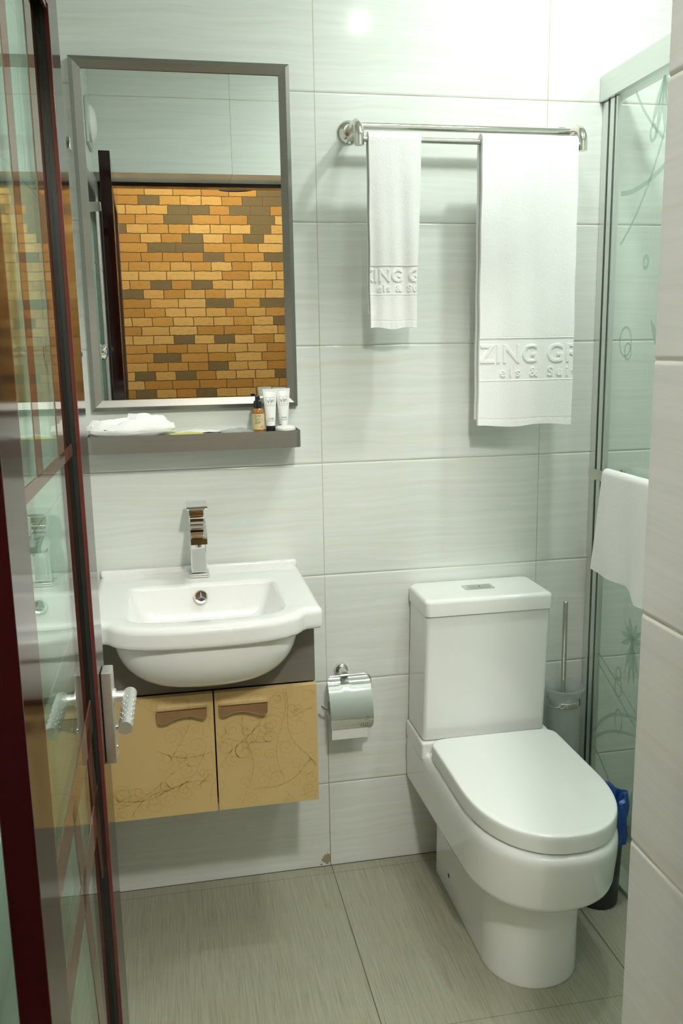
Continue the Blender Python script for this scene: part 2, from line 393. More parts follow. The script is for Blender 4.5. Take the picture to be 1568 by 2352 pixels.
tiled_wall('wall_left', 'x', -0.615, -0.735, -1.62, 0.0, 0.0, CEIL, 0.2521-0.3007, M_LEFT)
tiled_wall('wall_right', 'x', 1.60, 1.72, -1.30, 0.0, 0.0, CEIL, 0.2521-0.3007, M_RIGHT)
# door wall: the part right of the doorway (its end is the tiled reveal) and the part above it
tiled_wall('wall_front', 'y', -1.30, -1.62, 0.172, 1.72, 0.0, CEIL, 2.36-8*0.3007, M_FRONT)
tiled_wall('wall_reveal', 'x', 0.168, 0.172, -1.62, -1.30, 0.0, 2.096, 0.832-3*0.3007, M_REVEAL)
tiled_wall('wall_above', 'y', -1.30, -1.62, -0.615, 0.172, 2.096, CEIL, 2.36-8*0.3007, M_FRONT)
struct(obj('floor', MB().box(-0.735, 1.72, -1.62, 0.12, -0.08, 0.0), M_FLOOR, smooth=False))
struct(obj('ceiling', MB().box(-0.735, 1.72, -1.62, 0.12, CEIL, CEIL+0.06), M_PAINT, smooth=False))
# the hall outside the door, seen in the mirror
struct(obj('floor_hall', MB().box(-1.45, 1.72, -3.12, -1.62, -0.08, 0.0), M_HALLFLOOR, smooth=False))
struct(obj('ceiling_hall', MB().box(-1.45, 1.72, -3.12, -1.62, CEIL, CEIL+0.06), M_PAINT, smooth=False))
struct(obj('wall_hall', MB().box(-1.45, 1.72, -3.12, -3.0, 0.0, CEIL), M_BRICK, smooth=False))
struct(obj('wall_hall_left', MB().box(-1.45, -1.35, -3.0, -1.62, 0.0, CEIL), M_PAINT, smooth=False))
struct(obj('wall_hall_right', MB().box(1.62, 1.72, -3.0, -1.62, 0.0, CEIL), M_PAINT, smooth=False))
struct(obj('wall_hall_front', MB().box(-1.45, -0.735, -1.62, -1.52, 0.0, CEIL), M_PAINT, smooth=False))
# maroon door frame
fr = MB(); fr.box(-0.615, -0.562, -1.55, -1.49, 0, 2.096, 0.002); fr.box(0.135, 0.168, -1.55, -1.49, 0, 2.096, 0.002); fr.box(-0.562, 0.135, -1.55, -1.49, 2.081, 2.096, 0.002)
struct(obj('trim_1', fr, M_MAROON))

# ------------------------------------------------------------------ glazed door leaf, open against the left wall
LEAF_L, LEAF_T, LEAF_Z0, LEAF_Z1, STILE = 0.675, 0.034, 0.012, 2.043, 0.100
door = bpy.data.objects.new('door_1', None); COL.objects.link(door)
ang = atan2(0.018, 0.675)
door.location = (-0.5385, -1.348, 0); door.rotation_euler = (0, 0, -ang)
door['kind'] = 'structure'
# local frame: +Y along the leaf towards its free edge, room face at x = 0, back face at x = -LEAF_T
def dobj(name, mb, mat, parent=door, **k): return obj(name, mb, mat, parent, local=True, **k)
mb = MB()
mb.box(-LEAF_T, 0, 0, STILE, LEAF_Z0, LEAF_Z1, 0.0015)
mb.box(-LEAF_T, 0, LEAF_L-STILE, LEAF_L, LEAF_Z0, LEAF_Z1, 0.0015)
mb.box(-LEAF_T, 0, STILE, LEAF_L-STILE, LEAF_Z1-0.09, LEAF_Z1, 0.0015)
mb.box(-LEAF_T, 0, STILE, LEAF_L-STILE, LEAF_Z0, LEAF_Z0+0.11, 0.0015)
dobj('door_frame', mb, M_MAROON)
g0, g1, gz0, gz1 = STILE, LEAF_L-STILE, LEAF_Z0+0.11, LEAF_Z1-0.09
mb = MB()
for (a, b, c, d) in ((g1-0.009, g1, gz0, gz1), (g0, g0+0.009, gz0, gz1)):
    mb.box(-0.0055, 0.0012 if a > 0.3 else -0.001, a, b, c, d, 0.001)
for (c, d) in ((gz0, gz0+0.009), (gz1-0.009, gz1)): mb.box(-0.0055, -0.001, g0+0.009, g1-0.009, c, d, 0.001)
dobj('glazing_bead', mb, M_BEAD)
mb = MB()
for (a, b, c, d) in ((g1-0.0085, g1, gz0, gz1), (g0, g0+0.0085, gz0, gz1)):
    mb.box(-0.0124, -0.0056, a, b, c, d)
dobj('rubber_gasket', mb, M_GASKET)
dobj('glass_pane', MB().box(-0.017, -0.0125, g0+0.002, g1-0.002, gz0+0.002, gz1-0.002), M_DOORGLASS, smooth=False)
# bronze strips on the pane: two uprights and a cross strip above, a slanting grid below
mb = MB()
def bar(p, q, wd=0.020):
    p, q = Vector((0, *p)), Vector((0, *q)); d = (q-p).normalized(); c = d.cross(Vector((1, 0, 0)))*wd/2
    vs = []
    for x in (-0.0124, -0.0114):
        for e in (p-c, p+c, q+c, q-c): vs.append((x, e.y, e.z))
    mb.add(vs, [(0, 1, 2, 3), (7, 6, 5, 4), (0, 4, 5, 1), (1, 5, 6, 2), (2, 6, 7, 3), (3, 7, 4, 0)])
LEAFBARS = [((0.27, 1.30), (0.27, gz1), 0.042), ((0.455, 1.30), (0.455, gz1), 0.052), ((g0+0.004, 1.290), (g1-0.004, 1.300), 0.019),
            ((0.560, 0.852), (0.130, 0.796), 0.055), ((g1-0.004, 0.693), (0.130, 0.630), 0.055),
            ((0.500, 0.850), (0.570, 0.560), 0.045), ((0.320, 0.822), (0.440, 0.290), 0.045), ((0.440, 0.290), (0.475, 0.135), 0.045)]
for p, q, wd in LEAFBARS: bar(p, q, wd)
dobj('lattice_bar', mb, M_LATTICE)
# lever handle on the free stile
hy = LEAF_L-0.045
hd = dobj('door_handle', MB().box(0.0005, 0.0185, hy-0.021, hy+0.021, 0.735, 0.905, 0.0022), M_HANDLE)
mb = MB()
mb.tube([(0.0185, hy, 0.853), (0.046, hy, 0.852)], 0.0095, 18)
mb.tube([(0.046, hy+0.011, 0.853), (0.046, hy-0.115, 0.842)], 0.0118, 22)
mb.lathe([(0.0142, 0), (0.0142, 0.004)], (0.0185, hy, 0.853), (1, 0, 0), 24)
for k in range(11):
    for a in range(0, 360, 40):
        if k % 2: a += 20
        x, z = 0.046+0.0118*cos(radians(a)), 0.0118*sin(radians(a))
        y = hy-0.015-k*0.0085
        mb.lathe([(0.0016, 0), (0.0010, 0.0008), (0.0002, 0.001)], (x, y, 0.853-0.011*(hy+0.011-y)/0.126+z), (cos(radians(a)), 0, sin(radians(a))), 6, cap0=False)
dobj('lever', mb, M_HANDLE, hd)
mb = MB(); mb.lathe([(0.0065, 0), (0.0065, 0.004), (0.004, 0.0065), (0.0003, 0.0068)], (0.0185, hy, 0.795), (1, 0, 0), 18)
mb.lathe([(0.004, 0), (0.0035, 0.0015), (0.0003, 0.002)], (0.0185, hy, 0.757), (1, 0, 0), 14)
dobj('screw', mb, M_CHROME, hd)

# ------------------------------------------------------------------ ceiling lamps, with added fill lights
def downlight(loc, r, label):
    t = thing('downlight', label, 'ceiling light', (loc[0], loc[1], CEIL-0.03), 'bathroom downlights')
    mb = MB(); mb.lathe([(r+0.004, 0), (r+0.022, 0.004), (r+0.024, 0.03), (r+0.02, 0.03), (r+0.004, 0.012)], (loc[0], loc[1], CEIL-0.03), (0, 0, 1), 40, False, False)
    obj('trim_ring', mb, M_CHROME, t)
    obj('diffuser', MB().lathe([(r+0.004, 0.012), (r+0.004, 0.016)], (loc[0], loc[1], CEIL-0.03), (0, 0, 1), 40), M_LIT, t)
downlight(LAMP_A, 0.045, 'bright round downlight in the ceiling, nearer the shower screen')
downlight(FILL_LAMP_S, 0.045, 'added unseen downlight inside the shower, brightening the area behind the glass screen')  # made-up fitting for the added shower light
downlight(LAMP_B, 0.022, 'smaller round downlight in the ceiling, nearer the doorway')
t = thing('fill_light', 'added unseen wide round fill light on the bathroom ceiling', 'ceiling light', (FILL_LAMP_P[0], FILL_LAMP_P[1], CEIL-0.03))  # made-up fitting for the soft fill, evens out the wall
obj('rim', MB().lathe([(0.125, 0), (0.142, 0.004), (0.145, 0.03), (0.14, 0.03), (0.125, 0.012)], (FILL_LAMP_P[0], FILL_LAMP_P[1], CEIL-0.03), (0, 0, 1), 48, False, False), M_CHROME, t)
obj('diffuser', MB().lathe([(0.125, 0.012), (0.125, 0.016)], (FILL_LAMP_P[0], FILL_LAMP_P[1], CEIL-0.03), (0, 0, 1), 48), M_LIT, t)
t = thing('hall_ceiling_lamp', 'round glass-rimmed lamp in the hall, reflected at the top of the mirror', 'ceiling light', (HALL[0], HALL[1], HALL[2]))
mb = MB(); mb.lathe([(0.095, 0.0), (0.118, 0.006), (0.124, 0.02), (0.120, 0.026), (0.098, 0.016)], HALL, (0, 0, 1), 48, False, False); obj('rim', mb, M_CHROME, t)
obj('globe', MB().lathe([(GLOBE_R*sin(radians(a)), 0.085-GLOBE_R*cos(radians(a))) for a in range(0, 181, 10)], HALL, (0, 0, 1), 40, False, False), M_HALLLIT, t)
obj('stem', MB().tube([(HALL[0], HALL[1], HALL[2]+0.158), (HALL[0], HALL[1], CEIL)], 0.012, 12), M_CHROME, t)

# ------------------------------------------------------------------ mirror
t = thing('wall_mirror', 'tall rectangular wall mirror in a grey brushed metal frame', 'mirror', (-0.318, 0, 1.307))
x0, x1, z0, z1 = -0.567, -0.063, 1.307, 2.110
def frame_ring(o, y): return [(x0+o, y, z0+o), (x1-o, y, z0+o), (x1-o, y, z1-o), (x0+o, y, z1-o)]
mb = MB(); mb.loft([frame_ring(0, -0.001), frame_ring(0, -0.020), frame_ring(0.0095, -0.026), frame_ring(0.026, -0.0215), frame_ring(0.026, -0.016)], False, False)
obj('mirror_frame', mb, M_ALU, t, smooth=False)
obj('mirror_glass', MB().box(x0+0.02, x1-0.02, -0.018, -0.004, z0+0.02, z1-0.02), M_MIRROR, t, smooth=False)

# ------------------------------------------------------------------ shelf under the mirror
t = thing('wall_shelf', 'long grey metal wall shelf holding toiletries below the mirror', 'shelf', (-0.32, 0, 1.212))
pl = []
sx0, sx1, yf = -0.578, -0.0705, -0.120
outer = [(sx0, -0.001), (sx0, yf+0.014)]+[(sx0+0.014+0.014*cos(a), yf+0.014+0.014*sin(a)) for a in [radians(180+15*i) for i in range(1, 7)]]
outer += [(sx1-0.014+0.014*cos(a), yf+0.014+0.014*sin(a)) for a in [radians(270+15*i) for i in range(0, 7)]]+[(sx1, -0.001)]
inner = []
for i, (x, y) in enumerate(outer):
    cx = min(max(x, sx0+0.014), sx1-0.014); cyv = max(y, yf+0.014)
    d = Vector((x-cx, y-cyv)); 
    d = d.normalized() if d.length > 1e-6 else Vector((-1 if x < -0.3 else 1, 0))
    inner.append((x-d.x*0.003, y-d.y*0.003))
n = len(outer); mb = MB()
vs = []
for z in (1.2130, 1.2540):
    vs += [(x, y, z) for x, y in outer]+[(x, y, z) for x, y in inner]
fs = []
for i in range(n-1):
    fs += [(i, i+1, 2*n+i+1, 2*n+i), (n+i+1, n+i, 3*n+i, 3*n+i+1), (2*n+i, 2*n+i+1, 3*n+i+1, 3*n+i), (i+1, i, n+i, n+i+1)]
fs += [(0, 2*n, 3*n, n), (n-1, 2*n-1, 4*n-1, 3*n-1)]
mb.add(vs, fs); obj('guard_rail', mb, M_ALU, t, ang=25)
obj('shelf_plate', MB().prism([p for p in inner], 'z', 1.243, 1.2495), M_ALU, t)

# ------------------------------------------------------------------ text helper
def text_mesh(s, height, extrude=0.0, bevel=0.0, spacing=1.0, res=6):
    """returns (verts, faces) of lettering in the xz plane, cap height `height`, centred on x, base at z = 0, thickness along -y"""
    cu = bpy.data.curves.new('t', 'FONT'); cu.body = s; cu.size = 1.0; cu.extrude = 0.0; cu.space_character = spacing; cu.resolution_u = res
    k = height/0.70
    cu.extrude = extrude/k; cu.bevel_depth = bevel/k; cu.bevel_resolution = 2
    ob = bpy.data.objects.new('t', cu); COL.objects.link(ob)
    dg = bpy.context.evaluated_depsgraph_get(); me = bpy.data.meshes.new_from_object(ob.evaluated_get(dg))
    V = [v.co.copy()*k for v in me.vertices]; Fc = [tuple(p.vertices) for p in me.polygons]
    bpy.data.objects.remove(ob, do_unlink=True); bpy.data.curves.remove(cu); bpy.data.meshes.remove(me)
    if V:
        a = min(v.x for v in V); b = max(v.x for v in V)
        V = [Vector((v.x-(a+b)/2, -v.z, v.y)) for v in V]
    return V, Fc
def clip_x(V, Fc, xa, xb):
    bm = bmesh.new(); vv = [bm.verts.new(v) for v in V]
    for f in Fc:
        try: bm.faces.new([vv[i] for i in f])
        except ValueError: pass
    for co, no in (((xa, 0, 0), (-1, 0, 0)), ((xb, 0, 0), (1, 0, 0))):
        bmesh.ops.bisect_plane(bm, geom=list(bm.verts)+list(bm.edges)+list(bm.faces), plane_co=co, plane_no=no, clear_outer=True)
    bm.verts.index_update(); V2 = [v.co.copy() for v in bm.verts]; F2 = [[v.index for v in f.verts] for f in bm.faces]; bm.free(); return V2, F2

# ------------------------------------------------------------------ things on the shelf
SZ = 1.2497
def bottle():
    x, y = -0.170, -0.078
    t = thing('pump_bottle', 'small amber bottle with black pump cap and cream label on shelf', 'bottle', (x, y, SZ))
    obj('bottle_body', MB().lathe([(0.0145, 0), (0.0152, 0.002), (0.0152, 0.046), (0.0145, 0.052), (0.0115, 0.057), (0.009, 0.059), (0.009, 0.062)], (x, y, SZ), seg=32), M_AMBER, t)
    mb = MB()
    rg = lambda z: [(x+0.0154*sin(radians(a)), y-0.0154*cos(radians(a)), z) for a in range(-112, 113, 8)]
    mb.loft([rg(SZ+0.007), rg(SZ+0.045)], False, False, closed=False); lb = obj('bottle_label', mb, M_LABEL, t)
    mb = MB()
    def on(V, F, zoff, r=0.0156):
        mb.add([(x+r*sin(v.x/r), y-r*cos(v.x/r), SZ+zoff+v.z) for v in V], F)
    for i, (zz, x0_, x1_) in enumerate(((0.041, -0.010, 0.008), (0.0385, -0.009, 0.006), (0.034, -0.010, 0.004), (0.030, -0.010, 0.011), (0.0295, -0.009, -0.003), (0.0255, -0.009, 0.007), (0.0235, -0.009, 0.005), (0.0215, -0.009, 0.000))):
        m = 8; V = []; F = []
        for j in range(m+1):
            xx = x0_+(x1_-x0_)*j/m; V += [Vector((xx, 0, 0)), Vector((xx, 0, 0.0009))]
        F = [(2*j, 2*j+2, 2*j+3, 2*j+1) for j in range(0, m) if (j*7+i*3) % 5 != 4]
        on(V, F, zz)
    obj('label_print', mb, M_INK, t, recalc=False)
    mb = MB()
    for (cx, cz, r) in ((0.006, 0.0125, 0.0022), (0.0105, 0.011, 0.002), (0.010, 0.0155, 0.0018), (0.0135, 0.0175, 0.0012)):
        V = [Vector((cx+r*cos(a*pi/5), 0, cz+r*sin(a*pi/5))) for a in range(10)]; on(V, [tuple(range(10))], 0)
    obj('label_flower', mb, M_PINK, t, recalc=False)
    mb = MB(); mb.lathe([(0.0100, 0.0575), (0.0104, 0.059), (0.0100, 0.072), (0.0094, 0.0755), (0.0062, 0.0775), (0.0060, 0.0865), (0.0052, 0.088), (0.0005, 0.0882)], (x, y, SZ), seg=28)
    obj('pump_cap', mb, M_BLACK, t)
bottle()
def tube_item(x, y, label, low, rot):
    t = thing('cosmetic_tube', label, 'tube', (x, y, SZ), 'hotel toiletry tubes on the shelf')
    t.rotation_euler = (0, 0, rot)
    H0, H1 = 0.0145, 0.104
    def ring(z, a, b): return [(a*cos(2*pi*k/36), b*sin(2*pi*k/36), z) for k in range(36)]
    rg = []
    for i in range(9):
        f = i/8; a = 0.0112+(0.0172-0.0112)*f; b = 0.0108*(1-f)**0.75+0.0011
        rg.append(ring(H0+(H1-0.007-H0)*f, a, b))
    rg += [ring(H1-0.0065, 0.0175, 0.0012), ring(H1, 0.0176, 0.0012)]
    obj('tube_body', MB().loft(rg), M_TUBE, t, local=True)
    obj('tube_cap', MB().lathe([(0.0109, 0), (0.0112, 0.001), (0.0112, 0.0138), (0.0108, 0.0145)], (0, 0, 0), seg=36), M_BLACK, t, local=True)
    def fy(xx, z):
        f = min(max((z-H0)/(H1-0.007-H0), 0), 1); a = 0.0112+(0.0172-0.0112)*f; b = 0.0108*(1-f)**0.75+0.0011
        return -b*sqrt(max(0.02, 1-(xx/a)**2))-0.00025
    mb = MB()
    def put(V, F, zo, xo=0.0): mb.add([(v.x+xo, fy(v.x+xo, v.z+zo)+v.y, v.z+zo) for v in V], F)
    V, F = text_mesh('VIP', 0.0080, spacing=1.05); put(V, F, 0.0700)
    V, F = text_mesh('PARIS', 0.0022, spacing=1.5); put(V, F, 0.0655)
    for (a, b, c, d) in ((-0.0100, 0.0100, 0.0626, 0.0630), (-0.0100, 0.0100, 0.0836, 0.0840), (-0.0100, -0.0096, 0.0626, 0.0840), (0.0096, 0.0100, 0.0626, 0.0840)):
        n = 8; V = []
        for j in range(n+1): V += [Vector((a+(b-a)*j/n, 0, c)), Vector((a+(b-a)*j/n, 0, d))]
        put(V, [(2*j, 2*j+2, 2*j+3, 2*j+1) for j in range(n)], 0)
    star = [Vector(((0.0016 if k % 2 == 0 else 0.0007)*sin(k*pi/5), 0, (0.0016 if k % 2 == 0 else 0.0007)*cos(k*pi/5))) for k in range(10)]
    put(star, [tuple(range(10))], 0.0802)
    V, F = text_mesh(low[0], 0.0030, spacing=1.1); put(V, F, 0.0305)
    V, F = text_mesh(low[1], 0.0022, spacing=1.1); put(V, F, 0.0258)
    obj('tube_print', mb, M_INK, t, local=True, recalc=False)
tube_item(-0.1395, -0.076, 'white VIP tube standing next to the amber bottle', ('沐浴露', 'BATH FOAM'), 0.03)
tube_item(-0.1045, -0.055, 'white VIP shampoo tube standing behind the round wrapped soap', ('洗发露', 'SHAMPOO'), -0.02)
mb = MB(); mb.lathe([(0.001, 0.0), (0.018, 0.001), (0.0245, 0.005), (0.0245, 0.010), (0.020, 0.0145), (0.010, 0.0165), (0.001, 0.017)], (-0.1055, -0.098, SZ), seg=40)
tag(obj('soap', mb, M_SOAP), 'small round white wrapped soap at the right end of the shelf', 'soap')

def pillow(x0, x1, y0, y1, z, h, tilt=0.0, rot=0.0, nx=18, ny=10, seed=1, crimp=0.003):
    """a flat sealed packet with crinkles"""
    rnd = random.Random(seed); ph = [rnd.uniform(0, 6) for _ in range(6)]; mb = MB()
    cx, cyv = (x0+x1)/2, (y0+y1)/2; top = []; bot = []
    for i in range(nx+1):
        for j in range(ny+1):
            u, v = i/nx, j/ny; X = x0+(x1-x0)*u-cx; Y = y0+(y1-y0)*v-cyv
            k = (sin(pi*u)*sin(pi*v))**0.5 if 0 < u < 1 and 0 < v < 1 else 0
            c = h*k*(0.75+0.25*sin(9*u+ph[0])*sin(7*v+ph[1]))+crimp*0.35*(1-k)*(1+sin(21*u+ph[2]))*0.5
            a, b = X*cos(rot)-Y*sin(rot), X*sin(rot)+Y*cos(rot)
            top.append((cx+a, cyv+b, z+c+0.0012+tilt*(X)))
            bot.append((cx+a, cyv+b, z+crimp*0.35*(1-k)*(1+sin(21*u+ph[2]))*0.5*0.9+max(0, tilt*X)*1.0+(tilt*X if tilt*X < 0 else 0)))
    n = (nx+1)*(ny+1); fs = []
    for i in range(nx):
        for j in range(ny):
            a = i*(ny+1)+j; fs += [(a, a+ny+1, a+ny+2, a+1), (n+a+1, n+a+ny+2, n+a+ny+1, n+a)]
    mb.add(top+bot, fs); return mb
tag(obj('wrapper_packet', pillow(-0.385, -0.305, -0.100, -0.060, SZ, 0.006, rot=0.10, seed=2), M_LIME), 'lime green paper packet beside the crumpled white cloth', 'packet')
tag(obj('wrapper_packet', pillow(-0.372, -0.260, -0.052, -0.014, SZ, 0.008, rot=-0.04, seed=5), M_WHITEWR), 'flat white packet behind the lime green one on the shelf', 'packet')
tag(obj('clear_sachet', pillow(-0.262, -0.176, -0.096, -0.046, SZ, 0.012, rot=0.14, seed=9, crimp=0.006), M_SACHET), 'crinkled clear plastic sachet left of the amber bottle', 'sachet')
# crumpled cloth
mb = MB(); NU, NV = 56, 28; vs = []
for i in range(NU):
    for j in range(NV+1):
        a = 2*pi*i/NU; b = -pi/2+pi*j/NV
        ex = 0.102; ey = 0.046; ez = 0.020
        fold = 0.0042*sin(10*sin(b)*1.4+2.2*cos(a)+1.3*sin(3*a))+0.003*sin(5*a+7*b)+0.002*sin(17*a-4*b)
        r = 1.0+0.06*sin(3*a+1.0)+0.05*sin(7*a)
        X = ex*r*cos(a)*cos(b)**0.6 if cos(b) > 1e-6 else 0; Y = ey*r*sin(a)*cos(b)**0.6 if cos(b) > 1e-6 else 0
        hh = 1.0+0.25*sin(2.3*a+0.6)+0.35*max(0, cos(a+0.4))*0.6
        Z = ez*sin(b)*(hh if b > 0 else 1.0)
        k = max(0, sin(b))**0.5
        vs.append((-0.482+X+fold*0.3, -0.068+Y+fold*0.5*k, max(0.0003, 0.0165+Z+fold*k*1.15)+SZ))
fs = []
for i in range(NU):
    for j in range(NV):
        a = i*(NV+1)+j; b = ((i+1) % NU)*(NV+1)+j; fs.append((a, b, b+1, a+1))
mb.add(vs, fs); tag(obj('face_cloth', mb, M_TOWEL, ang=80), 'crumpled white cloth lying on the left end of the shelf', 'cloth')

# ------------------------------------------------------------------ towel rail and towels
def elbow(x, ext):
    pts = [(x, -0.004, 1.967), (x, -0.085, 1.967)]
    pts += [(x, -0.085-0.036*sin(radians(a)), 1.967-0.036*(1-cos(radians(a)))) for a in range(15, 91, 15)]
    pts += [(x, -0.121, 1.912)]; return pts
t = thing('towel_rail', 'double chrome towel rail mounted on the tiled wall', 'towel rail', (0.362, 0, 1.91))
XL, XR = 0.083, 0.640
for x in (XL, XR):
    b = obj('wall_flange', MB().lathe([(0.027, 0.0), (0.027, 0.004), (0.022, 0.010), (0.0165, 0.013), (0.015, 0.016)], (x, -0.0005, 1.967), (0, -1, 0), 36), M_STEEL, t)
    obj('bracket_arm', MB().tube(elbow(x, 1), 0.0113, 20), M_STEEL, t)
obj('rail', MB().tube([(XL, -0.062, 1.968), (XR, -0.062, 1.968)], 0.0085, 20), M_STEEL, t)
obj('rail', MB().tube([(XL, -0.121, 1.926), (XR, -0.121, 1.926)], 0.0068, 20), M_STEEL, t)

def hung_towel(name, label, xa, xb, zf, zb, layers, seed, band, big):
    """towel over the front rail: thick folded sheet following the path back flap -> over the rail -> front flap"""
    rnd = random.Random(seed); ph = [rnd.uniform(0, 6.28) for _ in range(8)]
    yc, zc, rr = -0.121, 1.926, 0.0072
    TH = 0.0085*layers
    def wob(x, z):
        d = min(1, max(0, (1.93-z)/0.3)); u = (x-xa)/(xb-xa)
        return d*(0.0022*sin(9*u*1.3+ph[0]+1.5*z)+0.0012*sin(21*u+ph[1]+4*z)+0.0010*sin(3.0*z*6+ph[2]))
    def xin(u, z, side):
        d = (1.94-z); 
        xx = xa+(xb-xa)*u
        if not big: xx += -0.012*d*u*2.9+0.001*sin(z*22)*u
        else: xx += 0.006*d*(u-0.5)
        return xx+0.0006*sin(z*40+ph[3])
    yfo = yc-rr-TH
    def front_y(x, z):
        c = 0.0
        if z > zc: c = (rr+TH)-sqrt(max(0, (rr+TH)**2-(z-zc)**2))
        bandin = -0.0008 if band and band[0]-0.001 < z < band[1]+0.001 else 0.0
        return yfo-wob(x, z)+c-bandin
    NX = 40
    path = []
    n1 = 64
    zs = sorted(set([zf+(zc-zf)*i/n1 for i in range(n1+1)]+([band[0]-0.0015, band[0], band[0]+0.0015, band[1]-0.0015, band[1], band[1]+0.0015] if band else [])+[zf+0.016, zf+0.0175, zf+0.019]))
    outer = []
    for z in zs: outer.append(('f', z))
    for a in range(10, 180, 10): outer.append(('a', a))
    for i in range(1, 41): outer.append(('b', zc+(zb-zc)*i/40))
    mb = MB(); rows = []
    def pt(kind, val, u, inner):
        th = 0 if not inner else TH
        if kind == 'f':
            z = val; x = xin(u, z, 'f'); y = front_y(x, z)+th
            if abs(z-(zf+0.0175)) < 0.0006 and not inner: y += 0.0007
            if z < zf+0.017 and not inner: y += 0.0003*sin(u*55+ph[4])
            return (x, y, z+(0.0025*sin(u*9+ph[5])*max(0, 1-(z-zf)/0.03)))
        if kind == 'a':
            a = radians(val); R = rr+TH-th; x = xin(u, zc, 'a'); w0 = wob(x, zc)*cos(a)
            return (x, yc-R*cos(a)-w0*(cos(a) > 0), zc+R*sin(a))
        z = val; x = xin(u, z, 'b')+(0.006 if big else 0.0)*(1.9-z)*u*1.2
        w2 = wob(x+0.3, z)*0.6
        return (x, min(yc+rr+TH-th+w2, -0.004), z)
    out = [[pt(k, v, j/NX, False) for j in range(NX+1)] for k, v in outer]
    inn = [[pt(k, v, j/NX, True) for j in range(NX+1)] for k, v in outer]
    nr = len(outer); W_ = NX+1; vs = [p for r in out for p in r]+[p for r in inn for p in r]; o = nr*W_; fs = []
    for i in range(nr-1):
        for j in range(NX):
            a = i*W_+j; fs += [(a, a+1, a+W_+1, a+W_), (o+a, o+a+W_, o+a+W_+1, o+a+1)]
        a = i*W_; fs.append((a, a+W_, o+a+W_, o+a)); a += NX; fs.append((a, o+a, o+a+W_, a+W_))
    for j in range(NX):
        fs.append((j, o+j, o+j+1, j+1)); a = (nr-1)*W_+j; fs.append((a, a+1, o+a+1, o+a))
    mb.add(vs, fs)
    t = thing(name, label, 'towel', ((xa+xb)/2, yc, zf), 'hotel towels on the rail')
    obj('towel_cloth', mb, M_TOWEL, t, ang=60)
    # woven band lines and raised lettering
    mb = MB()
    for z in (band[0], band[1]):
        ln = [(xin(u/30, z, 'f'), front_y(xin(u/30, z, 'f'), z)-0.0006, z) for u in range(31)]
        mb.tube(ln, 0.0011, 8)
    def lay(s, hgt, spacing, xc, z):
        V, Fc = text_mesh(s, hgt, 0.0008, 0.0009, spacing)
        V = [Vector((v.x+xc, v.y, v.z)) for v in V]
        V, Fc = clip_x(V, Fc, xin(0.0, z, 'f')+0.003, xin(1.0, z, 'f')-0.002)
        mb.add([(v.x, front_y(v.x, v.z+z)+v.y-0.0004, v.z+z) for v in V], Fc)
    if big:
        lay('AZING GRA', 0.044, 1.05, 0.5065, 1.4165-0.010); lay('els & Suites', 0.0225, 1.55, 0.553, 1.378-0.006)
    else:
        lay('AZING GRA', 0.028, 1.03, 0.167, 1.6035); lay('els & Suites', 0.0155, 1.35, 0.192, 1.5805)
    obj('raised_lettering', mb, M_TOWEL, t, ang=60)
hung_towel('hand_towel', 'narrow white folded towel on the left of the rail', 0.103, 0.230, 1.494, 1.53, 1.0, 3, (1.573, 1.640), False)
hung_towel('bath_towel', 'long wide white folded towel on the right of the rail', 0.378, 0.622, 1.249, 1.265, 1.35, 8, (1.362, 1.466), True)

# ------------------------------------------------------------------ vanity cabinet
CX = -0.318
t = thing('vanity_cabinet', 'wall hung cabinet with grey top panel and beige doors under the basin', 'cabinet', (CX, 0, 0.396))
cx0, cx1, cyf = -0.556, -0.0815, -0.320
# carcass: sides, bottom, back and the grey front panel cut out for the basin
mb = MB()
mb.box(cx0, cx0+0.016, cyf+0.016, -0.001, 0.397, 0.858); mb.box(cx1-0.016, cx1, cyf+0.016, -0.001, 0.397, 0.858)
mb.box(cx0+0.016, cx1-0.016, cyf+0.016, -0.001, 0.397, 0.413); mb.box(cx0+0.016, cx1-0.016, -0.010, -0.001, 0.413, 0.80)
obj('carcass', mb, M_CABGREY, t, smooth=False)
cut = [(CX-0.008+0.196*cos(radians(a)), 0.86+0.150*sin(radians(a))) for a in range(180, 361, 6)]
cut = [(x, max(z, 0.69)) for x, z in cut]
poly = [(cx0, 0.690), (cx1, 0.690), (cx1, 0.858)]+[(x, min(z, 0.858)) for x, z in cut[::-1]]+[(cx0, 0.858)]
obj('top_panel', MB().prism(poly, 'y', cyf, cyf+0.016), M_CABGREY, t, smooth=False)
def spiral(cxs, czs, r0, a0, turns, sgn):
    return [(cxs+r0*(1-0.86*i/40)*cos(a0+sgn*turns*2*pi*i/40), czs+r0*(1-0.86*i/40)*sin(a0+sgn*turns*2*pi*i/40)) for i in range(41)]
